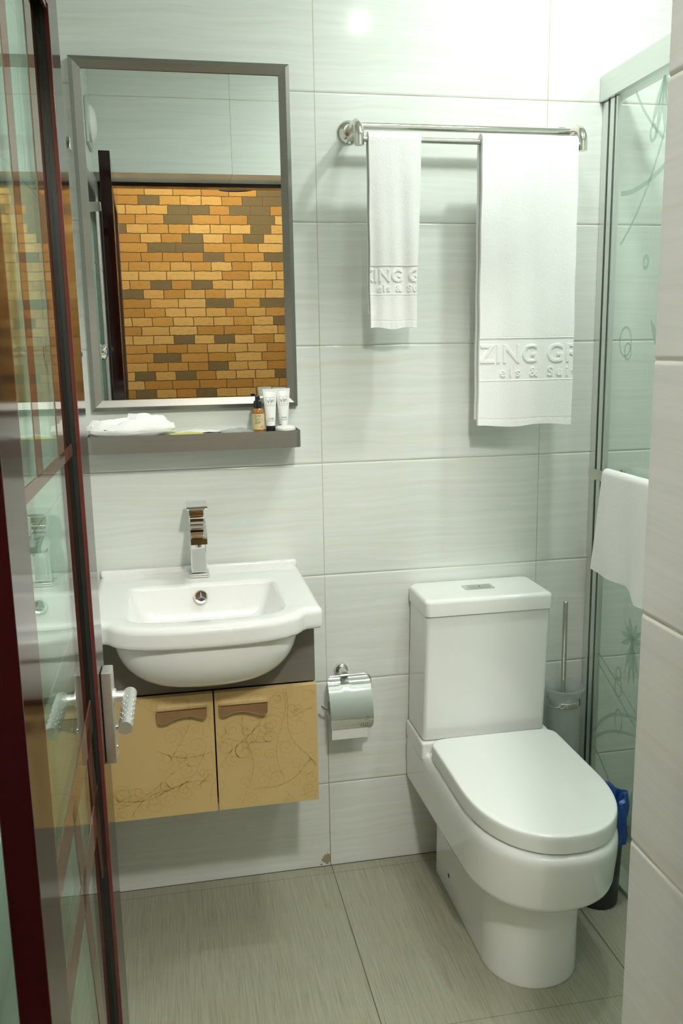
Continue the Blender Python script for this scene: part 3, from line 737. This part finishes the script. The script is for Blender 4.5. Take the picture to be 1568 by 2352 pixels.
def vines(x0, x1, z0, z1, y, seed):
    rnd = random.Random(seed); mb = MB(); m = 0.004
    def put(pts):
        run = []
        for p in pts:
            if x0+m < p[0] < x1-m and z0+m < p[1] < z1-m: run.append((p[0], y, p[1]))
            else:
                if len(run) > 2: mb.ribbon(run, 0.0012, (0, 1, 0), 1)
                run = []
        if len(run) > 2: mb.ribbon(run, 0.0012, (0, 1, 0), 1)
    for stem in range(13):
        x = x0+(x1-x0)*rnd.random(); z = z0+(z1-z0)*rnd.random(); a = rnd.random()*6.28; k = rnd.choice((-1, 1))*rnd.uniform(6, 14); pts = []
        for i in range(70):
            pts.append((x, z)); x += 0.004*cos(a); z += 0.004*sin(a); a += 0.004*k*sin(i*0.11+stem)
            if i % 9 == 5:
                s = rnd.choice((-1, 1)); r = rnd.uniform(0.012, 0.026); aa = a+s*pi/2
                put(spiral(x+r*cos(aa), z+r*sin(aa), r, aa+pi, rnd.uniform(1.0, 1.6), s))
            if i % 9 == 1:
                s = rnd.choice((-1, 1)); put([(x+j*0.0016*cos(a+s*0.5*j/6), z+j*0.0016*sin(a+s*0.5*j/6)) for j in range(12)])
        put(pts)
    return mb
def cab_door(x0, x1, seed, hx0, hx1, flip):
    mb = MB().box(x0, x1, cyf-0.018, cyf-0.0005, 0.397, 0.687, 0.001)
    v = vines(x0, x1, 0.397, 0.687, cyf-0.0183, seed)
    mb.add(v.v, v.f, 1)
    d = obj('cabinet_door', mb, [M_GOLD, M_VINE], t)
    # wavy chrome pull
    zt = 0.661; pts = [(hx0, zt)]
    prof_ = [(0.0, 0.021), (0.02, 0.028), (0.07, 0.031), (0.14, 0.031), (0.22, 0.0285), (0.32, 0.0235), (0.44, 0.0195), (0.56, 0.0175), (0.68, 0.018), (0.78, 0.021), (0.86, 0.025), (0.93, 0.026), (0.98, 0.0235), (1.0, 0.018)]
    if flip: prof_ = [(1-u, dd) for u, dd in prof_[::-1]]
    for u, dd in prof_: pts.append((hx0+(hx1-hx0)*u, zt-dd))
    pts.append((hx1, zt))
    mb = MB(); mb.prism(pts, 'y', cyf-0.0345, cyf-0.0318, 0.0007); mb.box(hx0, hx1, cyf-0.0345, cyf-0.018, zt-0.0022, zt, 0.0004)
    obj('door_pull', mb, M_CHROME, d)
cab_door(cx0, CX-0.0015, 11, -0.445, -0.334, False)
cab_door(CX+0.0015, cx1, 23, -0.306, -0.197, True)

# ------------------------------------------------------------------ basin
BX = -0.3255; RZ = 0.893
NB = 160
def resample(poly, c, n=NB):
    """points where rays from c at n even angles meet the closed polygon"""
    out = []
    for k in range(n):
        a = -pi/2+2*pi*k/n; d = (cos(a), sin(a)); best = None
        for i in range(len(poly)):
            (xa, ya), (xb, yb) = poly[i], poly[(i+1) % len(poly)]
            ex, ey = xb-xa, yb-ya; den = d[0]*ey-d[1]*ex
            if abs(den) < 1e-12: continue
            tt = ((xa-c[0])*ey-(ya-c[1])*ex)/den; ss = ((xa-c[0])*d[1]-(ya-c[1])*d[0])/den
            if tt > 0 and -1e-9 <= ss <= 1+1e-9 and (best is None or tt > best): best = tt
        out.append((c[0]+best*d[0], c[1]+best*d[1]))
    return out
def smoothpoly(p, it=2):
    for _ in range(it):
        n = len(p); p = [((p[i-1][0]+2*p[i][0]+p[(i+1) % n][0])/4, (p[i-1][1]+2*p[i][1]+p[(i+1) % n][1])/4) for i in range(n)]
    return p
half = [(0.0, -0.487), (0.05, -0.4855), (0.09, -0.482), (0.13, -0.475), (0.165, -0.463), (0.190, -0.446), (0.203, -0.430), (0.210, -0.417), (0.219, -0.413), (0.236, -0.413), (0.247, -0.409), (0.2525, -0.399), (0.2525, -0.30), (0.2525, -0.012), (0.2475, -0.0015), (0.10, -0.0015)]
outl = half+[(-x, y) for x, y in half[::-1] if x > 0]
ctr = (0.0, -0.27)
O = resample(outl, ctr)
inh = [(0.0, -0.437), (0.06, -0.436), (0.11, -0.432), (0.145, -0.421), (0.165, -0.404), (0.176, -0.375), (0.177, -0.34), (0.1775, -0.18), (0.172, -0.150), (0.155, -0.138), (0.08, -0.135)]
inl = inh+[(-x, y) for x, y in inh[::-1] if x > 0]
I = smoothpoly(resample(inl, ctr), 2)
beh = [(0.0, -0.472), (0.05, -0.470), (0.10, -0.462), (0.145, -0.446), (0.178, -0.418), (0.196, -0.385), (0.203, -0.345), (0.203, -0.28), (0.200, -0.08), (0.15, -0.04), (0.05, -0.03)]
bel = beh+[(-x, y) for x, y in beh[::-1] if x > 0]
Bq = smoothpoly(resample(bel, ctr), 4)
def insetp(P, d):
    n = len(P); out = []
    for i in range(n):
        tx, ty = P[(i+1) % n][0]-P[i-1][0], P[(i+1) % n][1]-P[i-1][1]; l = sqrt(tx*tx+ty*ty)+1e-9
        out.append((P[i][0]-ty/l*d, P[i][1]+tx/l*d))
    return out
def ring(P, z):
    return [(BX+x, y, z if not callable(z) else z(x, y)) for x, y in P]
def lerp(A, B, f): return [(a[0]+(b[0]-a[0])*f, a[1]+(b[1]-a[1])*f) for a, b in zip(A, B)]
skz = lambda x, y: RZ-0.046
rings = []
# belly from its lowest point up to the skirt
bc = [(0.0, -0.285)]*NB
for i in range(0, 13):
    ph = radians(90-90*i/12); s = cos(ph)**0.72 if cos(ph) > 1e-6 else 0.0; zz = RZ-0.052-0.130*sin(ph)
    rings.append(ring(lerp(bc, Bq, max(s, 0.02)), zz))
rings.append(ring(Bq, RZ-0.050)); rings.append(ring(insetp(O, 0.010), RZ-0.048)); rings.append(ring(insetp(O, 0.004), RZ-0.0475)); rings.append(ring(insetp(O, 0.0006), RZ-0.043)); rings.append(ring(O, RZ-0.036))
rings.append(ring(O, RZ-0.016))
for k in range(1, 7):
    a = radians(15*k); rings.append(ring(insetp(O, 0.016*(1-cos(a))), RZ-0.016+0.016*sin(a)))
rings.append(ring(lerp(insetp(O, 0.016), I, 0.35), RZ+0.0003)); rings.append(ring(lerp(insetp(O, 0.016), I, 0.75), RZ-0.0005))
for k in range(0, 6):
    a = radians(18*k); rings.append(ring(insetp(I, 0.012*sin(a)-0.002), RZ-0.0012-0.014*(1-cos(a))))
fl = [(0.0, -0.30)]*NB
II = insetp(I, 0.010)
for f, dz in ((0.06, 0.035), (0.13, 0.060), (0.22, 0.083), (0.34, 0.100), (0.5, 0.110), (0.7, 0.115), (0.94, 0.118)):
    rings.append(ring(lerp(II, fl, f), RZ-0.0152-dz))
t = thing('wash_basin', 'white ceramic semi-recessed wash basin with rounded front on the cabinet', 'wash basin', (BX, -0.25, 0.71))
obj('basin_body', MB().loft(rings, True, True), M_SINKC, t, ang=60)
obj('back_curb', MB().box(BX-0.249, BX+0.249, -0.020, -0.0015, RZ-0.004, RZ+0.013, 0.005, 3), M_SINKC, t)
# overflow cap with three spokes, facing out of the back wall of the bowl
oc = Vector((-0.331, -0.1555, 0.862)); on_ = Vector((0, -0.94, 0.34)).normalized()
ov = obj('overflow_cap', MB().lathe([(0.0105, 0.004), (0.0115, 0.0062), (0.0145, 0.0066), (0.0168, 0.004), (0.0174, 0.0)], oc, on_, 36, False, False), M_CHROME, t)
obj('overflow_hole', MB().lathe([(0.0001, 0.0028), (0.0150, 0.0028)], oc, on_, 30, False, False), M_DARK, ov)
mb = MB(); ux = Vector((1, 0, 0)); uz = on_.cross(ux).normalized()*-1
if uz.z < 0: uz = -uz
for a in (92, 212, 332):
    d = ux*cos(radians(a))+uz*sin(radians(a)); mb.tube([oc+on_*0.0045, oc+on_*0.0045+d*0.0112], [0.0022, 0.0010], 8)
obj('overflow_spokes', mb, M_CHROME, ov)
obj('drain', MB().lathe([(0.0001, 0.004), (0.018, 0.004), (0.021, 0.002), (0.022, 0)], (BX, -0.30, RZ-0.1335), (0, 0, 1), 32, False, False), M_CHROME, t)

# ------------------------------------------------------------------ basin tap
TX, TY = -0.3305, -0.068
t = thing('basin_tap', 'square chrome single lever mixer tap on the basin', 'tap', (TX, TY, RZ))
obj('tap_base', MB().box(TX-0.0255, TX+0.0255, TY-0.027, TY+0.027, RZ+0.0002, RZ+0.011, 0.004, 3), M_CHROME, t)
obj('tap_body', MB().box(TX-0.0195, TX+0.0195, TY-0.0205, TY+0.0205, RZ+0.011, 1.046, 0.004, 3), M_CHROME, t)
sp_ = [(TY-0.017, 0.990), (TY-0.094, 0.993), (TY-0.103, 0.995), (TY-0.103, 1.009), (TY-0.094, 1.012), (TY-0.017, 1.036)]
sp2 = obj('spout', MB().prism(sp_, 'x', TX-0.0195, TX+0.0215, 0.002), M_CHROME, t)
obj('aerator', MB().lathe([(0.0085, 0), (0.0085, 0.006)], (TX, TY-0.088, 0.987), (0, 0, 1), 20), M_CHROME, sp2)
mb = MB()
mb.box(TX-0.0200, TX+0.0185, TY-0.021, TY+0.021, 1.0475, 1.066, 0.003, 2)
lev = [(TY+0.024, 1.066), (TY-0.062, 1.0715), (TY-0.066, 1.076), (TY-0.060, 1.0795), (TY+0.020, 1.0805), (TY+0.025, 1.076)]
mb.prism(lev, 'x', TX-0.0245, TX+0.026, 0.002)
obj('tap_lever', mb, M_CHROME, t)

# ------------------------------------------------------------------ toilet
KX = 0.404
t = thing('toilet', 'white close-coupled toilet with closed seat lid', 'toilet', (KX-0.006, -0.30, 0))
def dshape(cx, hw, yb, yf, fl, n=40, p=2.0, rb=0.02):
    """D outline, flat back at yb with small corner radius rb, straight sides until fl, superelliptic front to yf"""
    pts = []
    for k in range(n+1):
        a = pi*k/n
        c, s_ = cos(a), sin(a)
        pts.append((cx+hw*(abs(c)**(2/p))*(1 if c > 0 else -1), fl-(fl-yf)*(s_**(2/p))))
    m = 6
    left = [(cx-hw+rb-rb*cos(pi/2*k/m), yb-rb+rb*sin(pi/2*k/m)) for k in range(m+1)]
    right = [(cx+hw-rb+rb*sin(pi/2*k/m), yb-rb+rb*cos(pi/2*k/m)) for k in range(m+1)]
    return pts+left+right
def dring(z, cx, hw, yb, yf, fl, p=2.0, rb=0.02): return [(x, y, z) for x, y in dshape(cx, hw, yb, yf, fl, p=p, rb=rb)]
# pedestal column
PX = 0.398
rings = []
for z, hw, yf in ((0.0, 0.113, -0.581), (0.004, 0.1145, -0.583), (0.02, 0.114, -0.582), (0.12, 0.113, -0.584), (0.19, 0.114, -0.588), (0.225, 0.117, -0.594), (0.262, 0.126, -0.605)):
    rings.append(dring(z, PX, hw, -0.085, yf, yf+0.125, 2.1, 0.012))
obj('pedestal', MB().loft(rings), M_CERAMIC, t, ang=50)
# bowl block running back to the wall
rings = []
for z, d in ((0.243, 0.030), (0.2445, 0.016), (0.249, 0.007), (0.256, 0.002), (0.266, 0.0), (0.336, -0.001), (0.366, 0.0), (0.379, 0.002), (0.389, 0.007), (0.3945, 0.014), (0.397, 0.026), (0.3975, 0.04)):
    f = (z-0.245)/0.15
    rg_ = dring(z, KX, 0.1735-d, -0.006, -0.664-0.036*f+d, -0.460, 2.2, 0.015)
    rings.append([(x+(0.011 if x > KX else -0.011)*max(0, 1+y/0.2), y, z_) for x, y, z_ in rg_])
bowl = MB().loft(rings)
obj('bowl', bowl, M_CERAMIC, t, ang=50)
# deck under the cistern
obj('cistern_deck', MB().box(KX-0.1825, KX+0.1775, -0.166, -0.006, 0.375, 0.4245, 0.006, 3), M_CERAMIC, t)
# seat and lid
rings = [dring(z, KX+0.002, 0.164-d, -0.198, -0.670+d, -0.440, 2.25, 0.02) for z, d in ((0.3977, 0.004), (0.398, 0.001), (0.3995, 0.0), (0.4003, 0.0025))]
obj('seat', MB().loft(rings), M_PLASTIC, t, ang=50)
rings = [dring(z, KX+0.002, 0.1715-d, -0.188, -0.684+d, -0.440, 2.25, 0.03) for z, d in ((0.4006, 0.004), (0.4015, 0.001), (0.404, 0.0), (0.431, -0.0005), (0.4385, 0.0003), (0.4415, 0.0022), (0.4428, 0.006), (0.4432, 0.014), (0.4434, 0.05))]
obj('seat_lid', MB().loft(rings), M_PLASTIC, t, ang=50)
# cistern, slightly narrower at its foot
tank = MB()
def trect(z, x0, x1, y0, y1, r): return [(x, y, z) for x, y in rrect(x0, x1, y0, y1, r)]
rr = []
for z, ins in ((0.4255, 0.006), (0.4275, 0.002), (0.431, 0.0)):
    rr.append(trect(z, 0.2265+ins, 0.5665-ins, -0.157+ins, -0.008, 0.012))
rr.append(trect(0.7685, 0.232, 0.5715, -0.170, -0.008, 0.012))
tank.loft(rr); obj('cistern', tank, M_CERAMIC, t, ang=50)
rr = [trect(z, 0.2285+i, 0.5745-i, -0.177+i, -0.007, 0.014) for z, i in ((0.7705, 0.003), (0.772, 0.0005), (0.776, 0.0), (0.804, 0.0), (0.8105, 0.002), (0.814, 0.007), (0.815, 0.013))]
lid = obj('cistern_lid', MB().loft(rr), M_CERAMIC, t, ang=50)
fb = obj('flush_button', MB().box(0.360, 0.441, -0.105, -0.062, 0.8140, 0.8180, 0.0018, 2), M_CHROME, lid)
mb = MB()
for (a, b) in ((0.370, 0.3995), (0.4015, 0.431)):
    n = 10; pr = []
    for i in range(n+1):
        u = i/n; yy = -0.101+0.035*u; pr.append((yy, 0.818+0.0042*sin(pi*u)))
    mb.prism([(-0.101, 0.8165)]+pr+[(-0.066, 0.8165)], 'x', a, b, 0.0006)
obj('button_half', mb, M_CHROME, fb)
obj('fixing_hole', MB().lathe([(0.0002, 0.0006), (0.0045, 0.0006), (0.0065, 0.0002)], (PX-0.1139, -0.205, 0.058), (-1, 0, 0), 16, False, False), M_DARK, t)

# ------------------------------------------------------------------ toilet paper holder
t = thing('paper_holder', 'chrome toilet paper holder with a curved cover plate on the wall', 'toilet paper holder', (0.05, 0, 0.45))
ZB = 0.586
mb = MB(); mb.lathe([(0.0185, 0), (0.0185, 0.010), (0.016, 0.014), (0.0115, 0.016), (0.0105, 0.05)], (0.040, -0.0005, 0.588), (0, -1, -0.02), 32)
obj('wall_post', mb, M_CHROME, t)
mb = MB(); mb.tube([(-0.0005, -0.052, ZB), (0.094, -0.052, ZB+0.001), (0.103, -0.052, ZB-0.002), (0.109, -0.052, ZB-0.009), (0.1105, -0.052, ZB-0.02), (0.1105, -0.053, 0.505), (0.108, -0.054, 0.497), (0.100, -0.055, 0.494), (-0.010, -0.055, 0.494), (-0.019, -0.055, 0.4985), (-0.026, -0.055, 0.508)], 0.0032, 12)
obj('wire_arm', mb, M_CHROME, t)
prof = [(-0.056, ZB+0.001), (-0.066, ZB-0.002), (-0.078, 0.572), (-0.092, 0.553), (-0.103, 0.532), (-0.110, 0.510), (-0.113, 0.492), (-0.112, 0.476), (-0.108, 0.464), (-0.101, 0.455)]
mb = MB(); vs = []; fs = []
def hw(i):
    return 0.050 if i == 0 else (0.0555 if i == 1 else (0.0575 if i < 8 else (0.056 if i == 8 else 0.052)))
NXc = 24
keep = lambda i, j: not (i < 2 and abs((j+0.5)/NXc-0.40) < 0.095)
for i, (y, z) in enumerate(prof):
    for j in range(NXc+1): vs.append((0.0475+hw(i)*(2*j/NXc-1), y, z))
for i in range(len(prof)-1):
    for j in range(NXc):
        if keep(i, j):
            a = i*(NXc+1)+j; fs.append((a, a+1, a+NXc+2, a+NXc+1))
off = len(vs); vs += [(x, y+0.0012, z-0.0008) for x, y, z in vs]; fs += [tuple(off+k for k in f[::-1]) for f in fs]
mb.add(vs, fs); cv = obj('cover_plate', mb, M_CHROME, t, ang=50, recalc=False)
mb = MB()
for r_ in range(4):
    for c_ in range(r_+1):
        x = 0.089-0.0058*c_; i = 6+r_*0.62; k = min(int(i), 8); f = i-k
        y = prof[k][0]*(1-f)+prof[k+1][0]*f; z = prof[k][1]*(1-f)+prof[k+1][1]*f
        mb.lathe([(0.0001, 0.0004), (0.0011, 0.0004)], (x, y, z), (0, -1, 0), 10, False, False)
obj('dot_pattern', mb, M_DARK, cv)
t = thing('toilet_paper_roll', 'white toilet paper roll hanging under the chrome cover', 'toilet paper', (0.045, -0.055, 0.43))
mb = MB(); mb.lathe([(0.018, 0), (0.046, 0), (0.046, 0.096), (0.018, 0.096), (0.018, 0)], (-0.005, -0.0555, 0.500), (1, 0, 0), 44, False, False)
obj('roll', mb, M_PAPER, t)
sh = [(-0.099, 0.512), (-0.1015, 0.500), (-0.1015, 0.470), (-0.1005, 0.445), (-0.0995, 0.428)]
obj('loose_sheet', MB().prism(sh+[(y+0.0008, z) for y, z in sh[::-1]], 'x', -0.006, 0.0905), M_PAPER, t)

# ------------------------------------------------------------------ toilet brush
BXc, BYc = 0.664, -0.066
t = thing('toilet_brush_holder', 'wall mounted frosted glass toilet brush cup in a steel ring', 'brush holder', (BXc, BYc, 0.31))
obj('cup', MB().lathe([(0.001, 0.315), (0.036, 0.316), (0.041, 0.322), (0.0425, 0.40), (0.0430, 0.470), (0.0440, 0.482), (0.0560, 0.500), (0.0575, 0.505), (0.0560, 0.507), (0.042, 0.486), (0.0405, 0.470), (0.0395, 0.325), (0.001, 0.320)], (BXc, BYc, 0), (0, 0, 1), 44, False, False), M_CUP, t, ang=60)
mb = MB(); mb.lathe([(0.0445, 0.452), (0.0460, 0.454), (0.0460, 0.467), (0.0445, 0.469), (0.0436, 0.460)], (BXc, BYc, 0), (0, 0, 1), 44, False, False)
mb.box(BXc-0.008, BXc+0.008, BYc+0.044, -0.006, 0.452, 0.468, 0.001); mb.lathe([(0.020, 0), (0.020, 0.004), (0.017, 0.006)], (BXc, -0.0005, 0.46), (0, -1, 0), 28)
obj('support_ring', mb, M_STEEL, t)
t = thing('toilet_brush', 'toilet brush with a slim steel handle standing in the frosted cup', 'toilet brush', (BXc-0.004, BYc, 0.325))
obj('brush_handle', MB().tube([(BXc-0.002, BYc, 0.40), (BXc-0.003, BYc, 0.750), (BXc-0.003, BYc, 0.752)], [0.0068, 0.0068, 0.005], 18), M_STEEL, t)
mb = MB(); rnd = random.Random(3)
mb.lathe([(0.004, 0.325), (0.009, 0.328), (0.009, 0.40)], (BXc-0.003, BYc, 0), (0, 0, 1), 14)
for k in range(260):
    a = rnd.random()*6.28; z = 0.335+rnd.random()*0.125; L = 0.031*(0.9+0.1*rnd.random())
    d = Vector((cos(a), sin(a), 0.22*rnd.random())); p = Vector((BXc-0.003, BYc, z)); q = p+d*L; c = Vector((-sin(a), cos(a), 0))*0.0011
    mb.add([p+c, p-c, q-c*0.7, q+c*0.7], [(0, 1, 2, 3)])
obj('bristles', mb, M_TUBE, t, recalc=False)

# ------------------------------------------------------------------ waste bin with blue bag
bx, by = 0.664, -0.300
t = thing('waste_bin', 'dark waste bin lined with a blue plastic bag behind the toilet', 'waste bin', (bx, by, 0))
obj('bin_body', MB().lathe([(0.001, 0.0), (0.050, 0.0), (0.053, 0.004), (0.062, 0.25), (0.065, 0.252), (0.063, 0.256), (0.059, 0.25), (0.050, 0.01), (0.001, 0.008)], (bx, by, 0), seg=36, cap0=False, cap1=False), M_BIN, t)
rings = []
for i, (r, z) in enumerate(((0.066, 0.170), (0.067, 0.20), (0.068, 0.235), (0.069, 0.26), (0.063, 0.292), (0.053, 0.290), (0.046, 0.26), (0.040, 0.23))):
    rings.append([(bx+(r+0.004*sin(7*a+i)+0.003*sin(13*a-2*i))*cos(a), by+(r+0.004*sin(7*a+i)+0.003*sin(13*a-2*i))*sin(a), z+0.007*sin(5*a+i*0.7)+0.012*cos(a-0.3)) for a in [2*pi*k/60 for k in range(60)]])
obj('bag', MB().loft(rings, False, True), M_BLUE, t, ang=70)

# ------------------------------------------------------------------ shower screen
PXs = 0.760
t = thing('shower_screen', 'framed glass shower screen with etched leaves beside the toilet', 'shower screen', (PXs, -0.65, 0))
hdr = MB(); hdr.box(PXs-0.020, PXs+0.032, -1.298, -0.002, 2.055, 2.118, 0.003)
obj('header_rail', hdr, M_ALUH, t)
obj('wall_channel', MB().box(PXs-0.010, PXs+0.030, -0.030, -0.002, 0.012, 2.054, 0.002), M_ALUW, t)
obj('bottom_track', MB().box(PXs-0.018, PXs+0.032, -1.298, -0.002, 0.001, 0.012, 0.002), M_ALUW, t)
gp = obj('glass_panel', MB().box(PXs+0.006, PXs+0.012, -1.26, -0.66, 0.014, 2.054), M_SCREEN, t, smooth=False)
gp2 = obj('sliding_panel', MB().box(PXs-0.008, PXs-0.002, -0.69, -0.062, 0.014, 2.054), M_SCREEN, t, smooth=False)
mb = MB(); mb.box(PXs-0.010, PXs+0.001, -0.0625, -0.042, 0.014, 2.054, 0.001)
obj('edge_trim', mb, M_ALUW, t)
mb = MB(); mb.box(PXs-0.006, PXs+0.014, -0.0415, -0.0305, 0.014, 2.054); mb.box(PXs-0.0085, PXs-0.0015, -0.072, -0.063, 0.014, 2.054)
obj('glass_edge', mb, M_GLASSEDGE, t)
obj('edge_seal', MB().box(PXs-0.0095, PXs-0.0005, -0.078, -0.0725, 0.014, 2.054, 0.001), M_ALUW, t)
# etched artwork on the room face of the sliding panel
mb = MB(); XE = PXs-0.0086
def R3(p2, wd):
    mb.ribbon([(XE, y, z) for y, z in p2], [x*1.5 for x in wd] if hasattr(wd, '__len__') else wd*1.5, (1, 0, 0))
def qb(p0, p1, p2, n=20): return [((1-s)**2*p0[0]+2*s*(1-s)*p1[0]+s*s*p2[0], (1-s)**2*p0[1]+2*s*(1-s)*p1[1]+s*s*p2[1]) for s in [i/n for i in range(n+1)]]
def ell(y, z, a, b, wd=0.004): R3([(y+a*cos(2*pi*k/36), z+b*sin(2*pi*k/36)) for k in range(37)], wd)
def leaf(base, ang_, L, W):
    n = 14; d = Vector((cos(ang_), sin(ang_))); pts = [(base[0]+d.x*L*i/n, base[1]+d.y*L*i/n) for i in range(n+1)]
    R3(pts, [W*(sin(pi*(0.06+0.94*i/n)))**0.9+0.0004 for i in range(n+1)])
def motif(dy, dz):
    R3(qb((-0.165+dy, 2.04+dz), (-0.22+dy, 1.96+dz), (-0.300+dy, 1.905+dz)), 0.005)
    R3(qb((-0.121+dy, 1.692+dz), (-0.24+dy, 1.78+dz), (-0.31+dy, 1.94+dz)), 0.005)
    R3(qb((-0.112+dy, 1.815+dz), (-0.21+dy, 1.80+dz), (-0.33+dy, 1.855+dz)), 0.008)
    ell(-0.252+dy, 1.927+dz, 0.012, 0.017, 0.006); ell(-0.246+dy, 1.638+dz, 0.010, 0.014, 0.006)
    ell(-0.166+dy, 1.452+dz, 0.028, 0.036); ell(-0.180+dy, 1.428+dz, 0.016, 0.020)
    for a, L in ((250, 0.11), (265, 0.12), (280, 0.13), (295, 0.11), (230, 0.08)): leaf((-0.29+dy, 2.04+dz), radians(a), L, 0.013)
    for a, L in ((60, 0.10), (80, 0.12), (110, 0.11)): leaf((-0.33+dy, 1.42+dz), radians(a), L, 0.014)
    # lower frond pair and loops
    for a, L in ((262, 0.125), (275, 0.13), (250, 0.10), (288, 0.11), (110, 0.05), (70, 0.06), (140, 0.05), (40, 0.055), (175, 0.055), (205, 0.065), (5, 0.06), (335, 0.06)): leaf((-0.268+dy, 0.700+dz), radians(a), L, 0.010)
    R3(qb((-0.09+dy, 0.605+dz), (-0.18+dy, 0.57+dz), (-0.31+dy, 0.51+dz)), 0.005); R3(qb((-0.095+dy, 0.575+dz), (-0.19+dy, 0.53+dz), (-0.31+dy, 0.47+dz)), 0.005)
    R3(qb((-0.085+dy, 0.370+dz), (-0.16+dy, 0.48+dz), (-0.31+dy, 0.50+dz)), 0.006); R3(qb((-0.085+dy, 0.345+dz), (-0.16+dy, 0.42+dz), (-0.31+dy, 0.455+dz)), 0.006)
    ell(-0.205+dy, 0.585+dz, 0.012, 0.018); ell(-0.207+dy, 0.548+dz, 0.017, 0.026); ell(-0.215+dy, 0.455+dz, 0.018, 0.032)
    R3(qb((-0.085+dy, 0.325+dz), (-0.14+dy, 0.30+dz), (-0.19+dy, 0.255+dz)), 0.006)
    for a, L in ((95, 0.14), (80, 0.17), (65, 0.15), (50, 0.16), (110, 0.10), (35, 0.12)): leaf((-0.275+dy, 0.14+dz), radians(180-a), L, 0.016)
motif(0, 0); motif(-0.42, 0.0)
obj('etched_pattern', mb, M_ETCH, gp2, smooth=False, recalc=False)
# flat bar handle on the glass
mb = MB(); mb.box(PXs-0.052, PXs-0.045, -0.60, -0.078, 1.096, 1.124, 0.001)
for y in (-0.16, -0.56): mb.tube([(PXs-0.046, y, 1.110), (PXs-0.0085, y, 1.110)], 0.007, 14)
obj('towel_bar', mb, M_STEEL, t)
obj('bar_clamp', MB().lathe([(0.016, 0), (0.016, 0.008), (0.012, 0.012)], (PXs-0.0015, -0.16, 1.11), (1, 0, 0), 24), M_CHROME, t)
# towel over that bar
def bar_towel():
    xc = PXs-0.0485; TH = 0.010
    rows = []; rnd = random.Random(5)
    for k, z in enumerate([0.866+(1.118-0.866)*i/26 for i in range(27)]): rows.append(('f', z))
    for a in range(15, 180, 15): rows.append(('a', a))
    for i in range(1, 15): rows.append(('b', 1.118-0.19*i/14))
    NX = 26; y0, y1 = -0.175, -0.520
    def pt(k, v, u, inn):
        th = TH if inn else 0; y = y0+(y1-y0)*u
        if k == 'f':
            z = v; d = (1.12-z)/0.25; w_ = d*(0.006*sin(10*u+0.4)+0.004*sin(19*u+3*z)); y2 = y+0.020*d*(1-u)*(1 if u < 0.5 else 0.6)-0.0
            return (xc-0.0045-TH+th-w_-0.008*d, y2, z-0.030*d*(1 if u > 0.45 else 0)*min(1, (u-0.45)*6)-0.006*d*sin(4*u))
        if k == 'a':
            a = radians(v); R = 0.0045+TH-th; return (xc-R*cos(a), y, 1.118+R*sin(a)*1.1)
        return (min(xc+0.0045+TH-th, PXs-0.012), y, v)
    vo = [[pt(k, v, j/NX, False) for j in range(NX+1)] for k, v in rows]; vi = [[pt(k, v, j/NX, True) for j in range(NX+1)] for k, v in rows]
    W_ = NX+1; nr = len(rows); vs = [p for r in vo for p in r]+[p for r in vi for p in r]; o = nr*W_; fs = []
    for i in range(nr-1):
        for j in range(NX):
            a = i*W_+j; fs += [(a, a+1, a+W_+1, a+W_), (o+a, o+a+W_, o+a+W_+1, o+a+1)]
        a = i*W_; fs.append((a, a+W_, o+a+W_, o+a)); a += NX; fs.append((a, o+a, o+a+W_, a+W_))
    for j in range(NX):
        fs.append((j, o+j, o+j+1, j+1)); a = (nr-1)*W_+j; fs.append((a, a+1, o+a+1, o+a))
    return MB().add(vs, fs)
tag(obj('shower_towel', bar_towel(), M_TOWEL, ang=70), 'white towel draped over the bar of the glass shower screen', 'towel')

# ------------------------------------------------------------------ small fittings on the left wall
t = thing('wall_valve', 'small square chrome fitting high on the left wall beside the mirror', 'wall fitting', (-0.614, -0.402, 1.82))
obj('valve_body', MB().box(-0.6145, -0.5385, -0.413, -0.391, 1.828, 1.852, 0.0015), M_CHROME, t)
mb = MB(); mb.tube([(-0.580, -0.402, 1.852), (-0.580, -0.402, 1.874)], 0.006, 14); mb.lathe([(0.010, 0), (0.010, 0.008), (0.006, 0.010)], (-0.580, -0.402, 1.872), (0, 0, 1), 18)
obj('valve_spigot', mb, M_CHROME, t)
t = thing('wall_valve', 'round chrome knob with a blue button on the left wall, half hidden by the door', 'wall fitting', (-0.614, -0.408, 1.43))
obj('valve_body', MB().box(-0.6145, -0.566, -0.424, -0.392, 1.434, 1.466, 0.003), M_CHROME, t)
kb = obj('knob', MB().lathe([(0.019, 0), (0.0225, 0.003), (0.0225, 0.010), (0.019, 0.016), (0.010, 0.019), (0.001, 0.0195)], (-0.566, -0.408, 1.449), (1, 0, 0), 36), M_CHROME, t)
obj('button', MB().lathe([(0.0055, 0), (0.0055, 0.0025), (0.001, 0.0035)], (-0.5468, -0.408, 1.447), (1, 0, 0), 18), M_BLUEDOT, kb)
t = thing('vent_cover', 'white rounded wall cover high on the left wall, seen in the mirror', 'vent cover', (-0.614, -1.18, 2.15))
obj('cover_plate', MB().box(-0.6148, -0.606, -1.24, -1.07, 2.15, 2.30, 0.003), M_ALUW, t)
mb = MB(); mb.lathe([(0.062, 0.0), (0.062, 0.006), (0.045, 0.018), (0.02, 0.023), (0.001, 0.024)], (-0.606, -1.155, 2.228), (1, 0, 0), 36); obj('cover_dome', mb, M_TUBE, t)
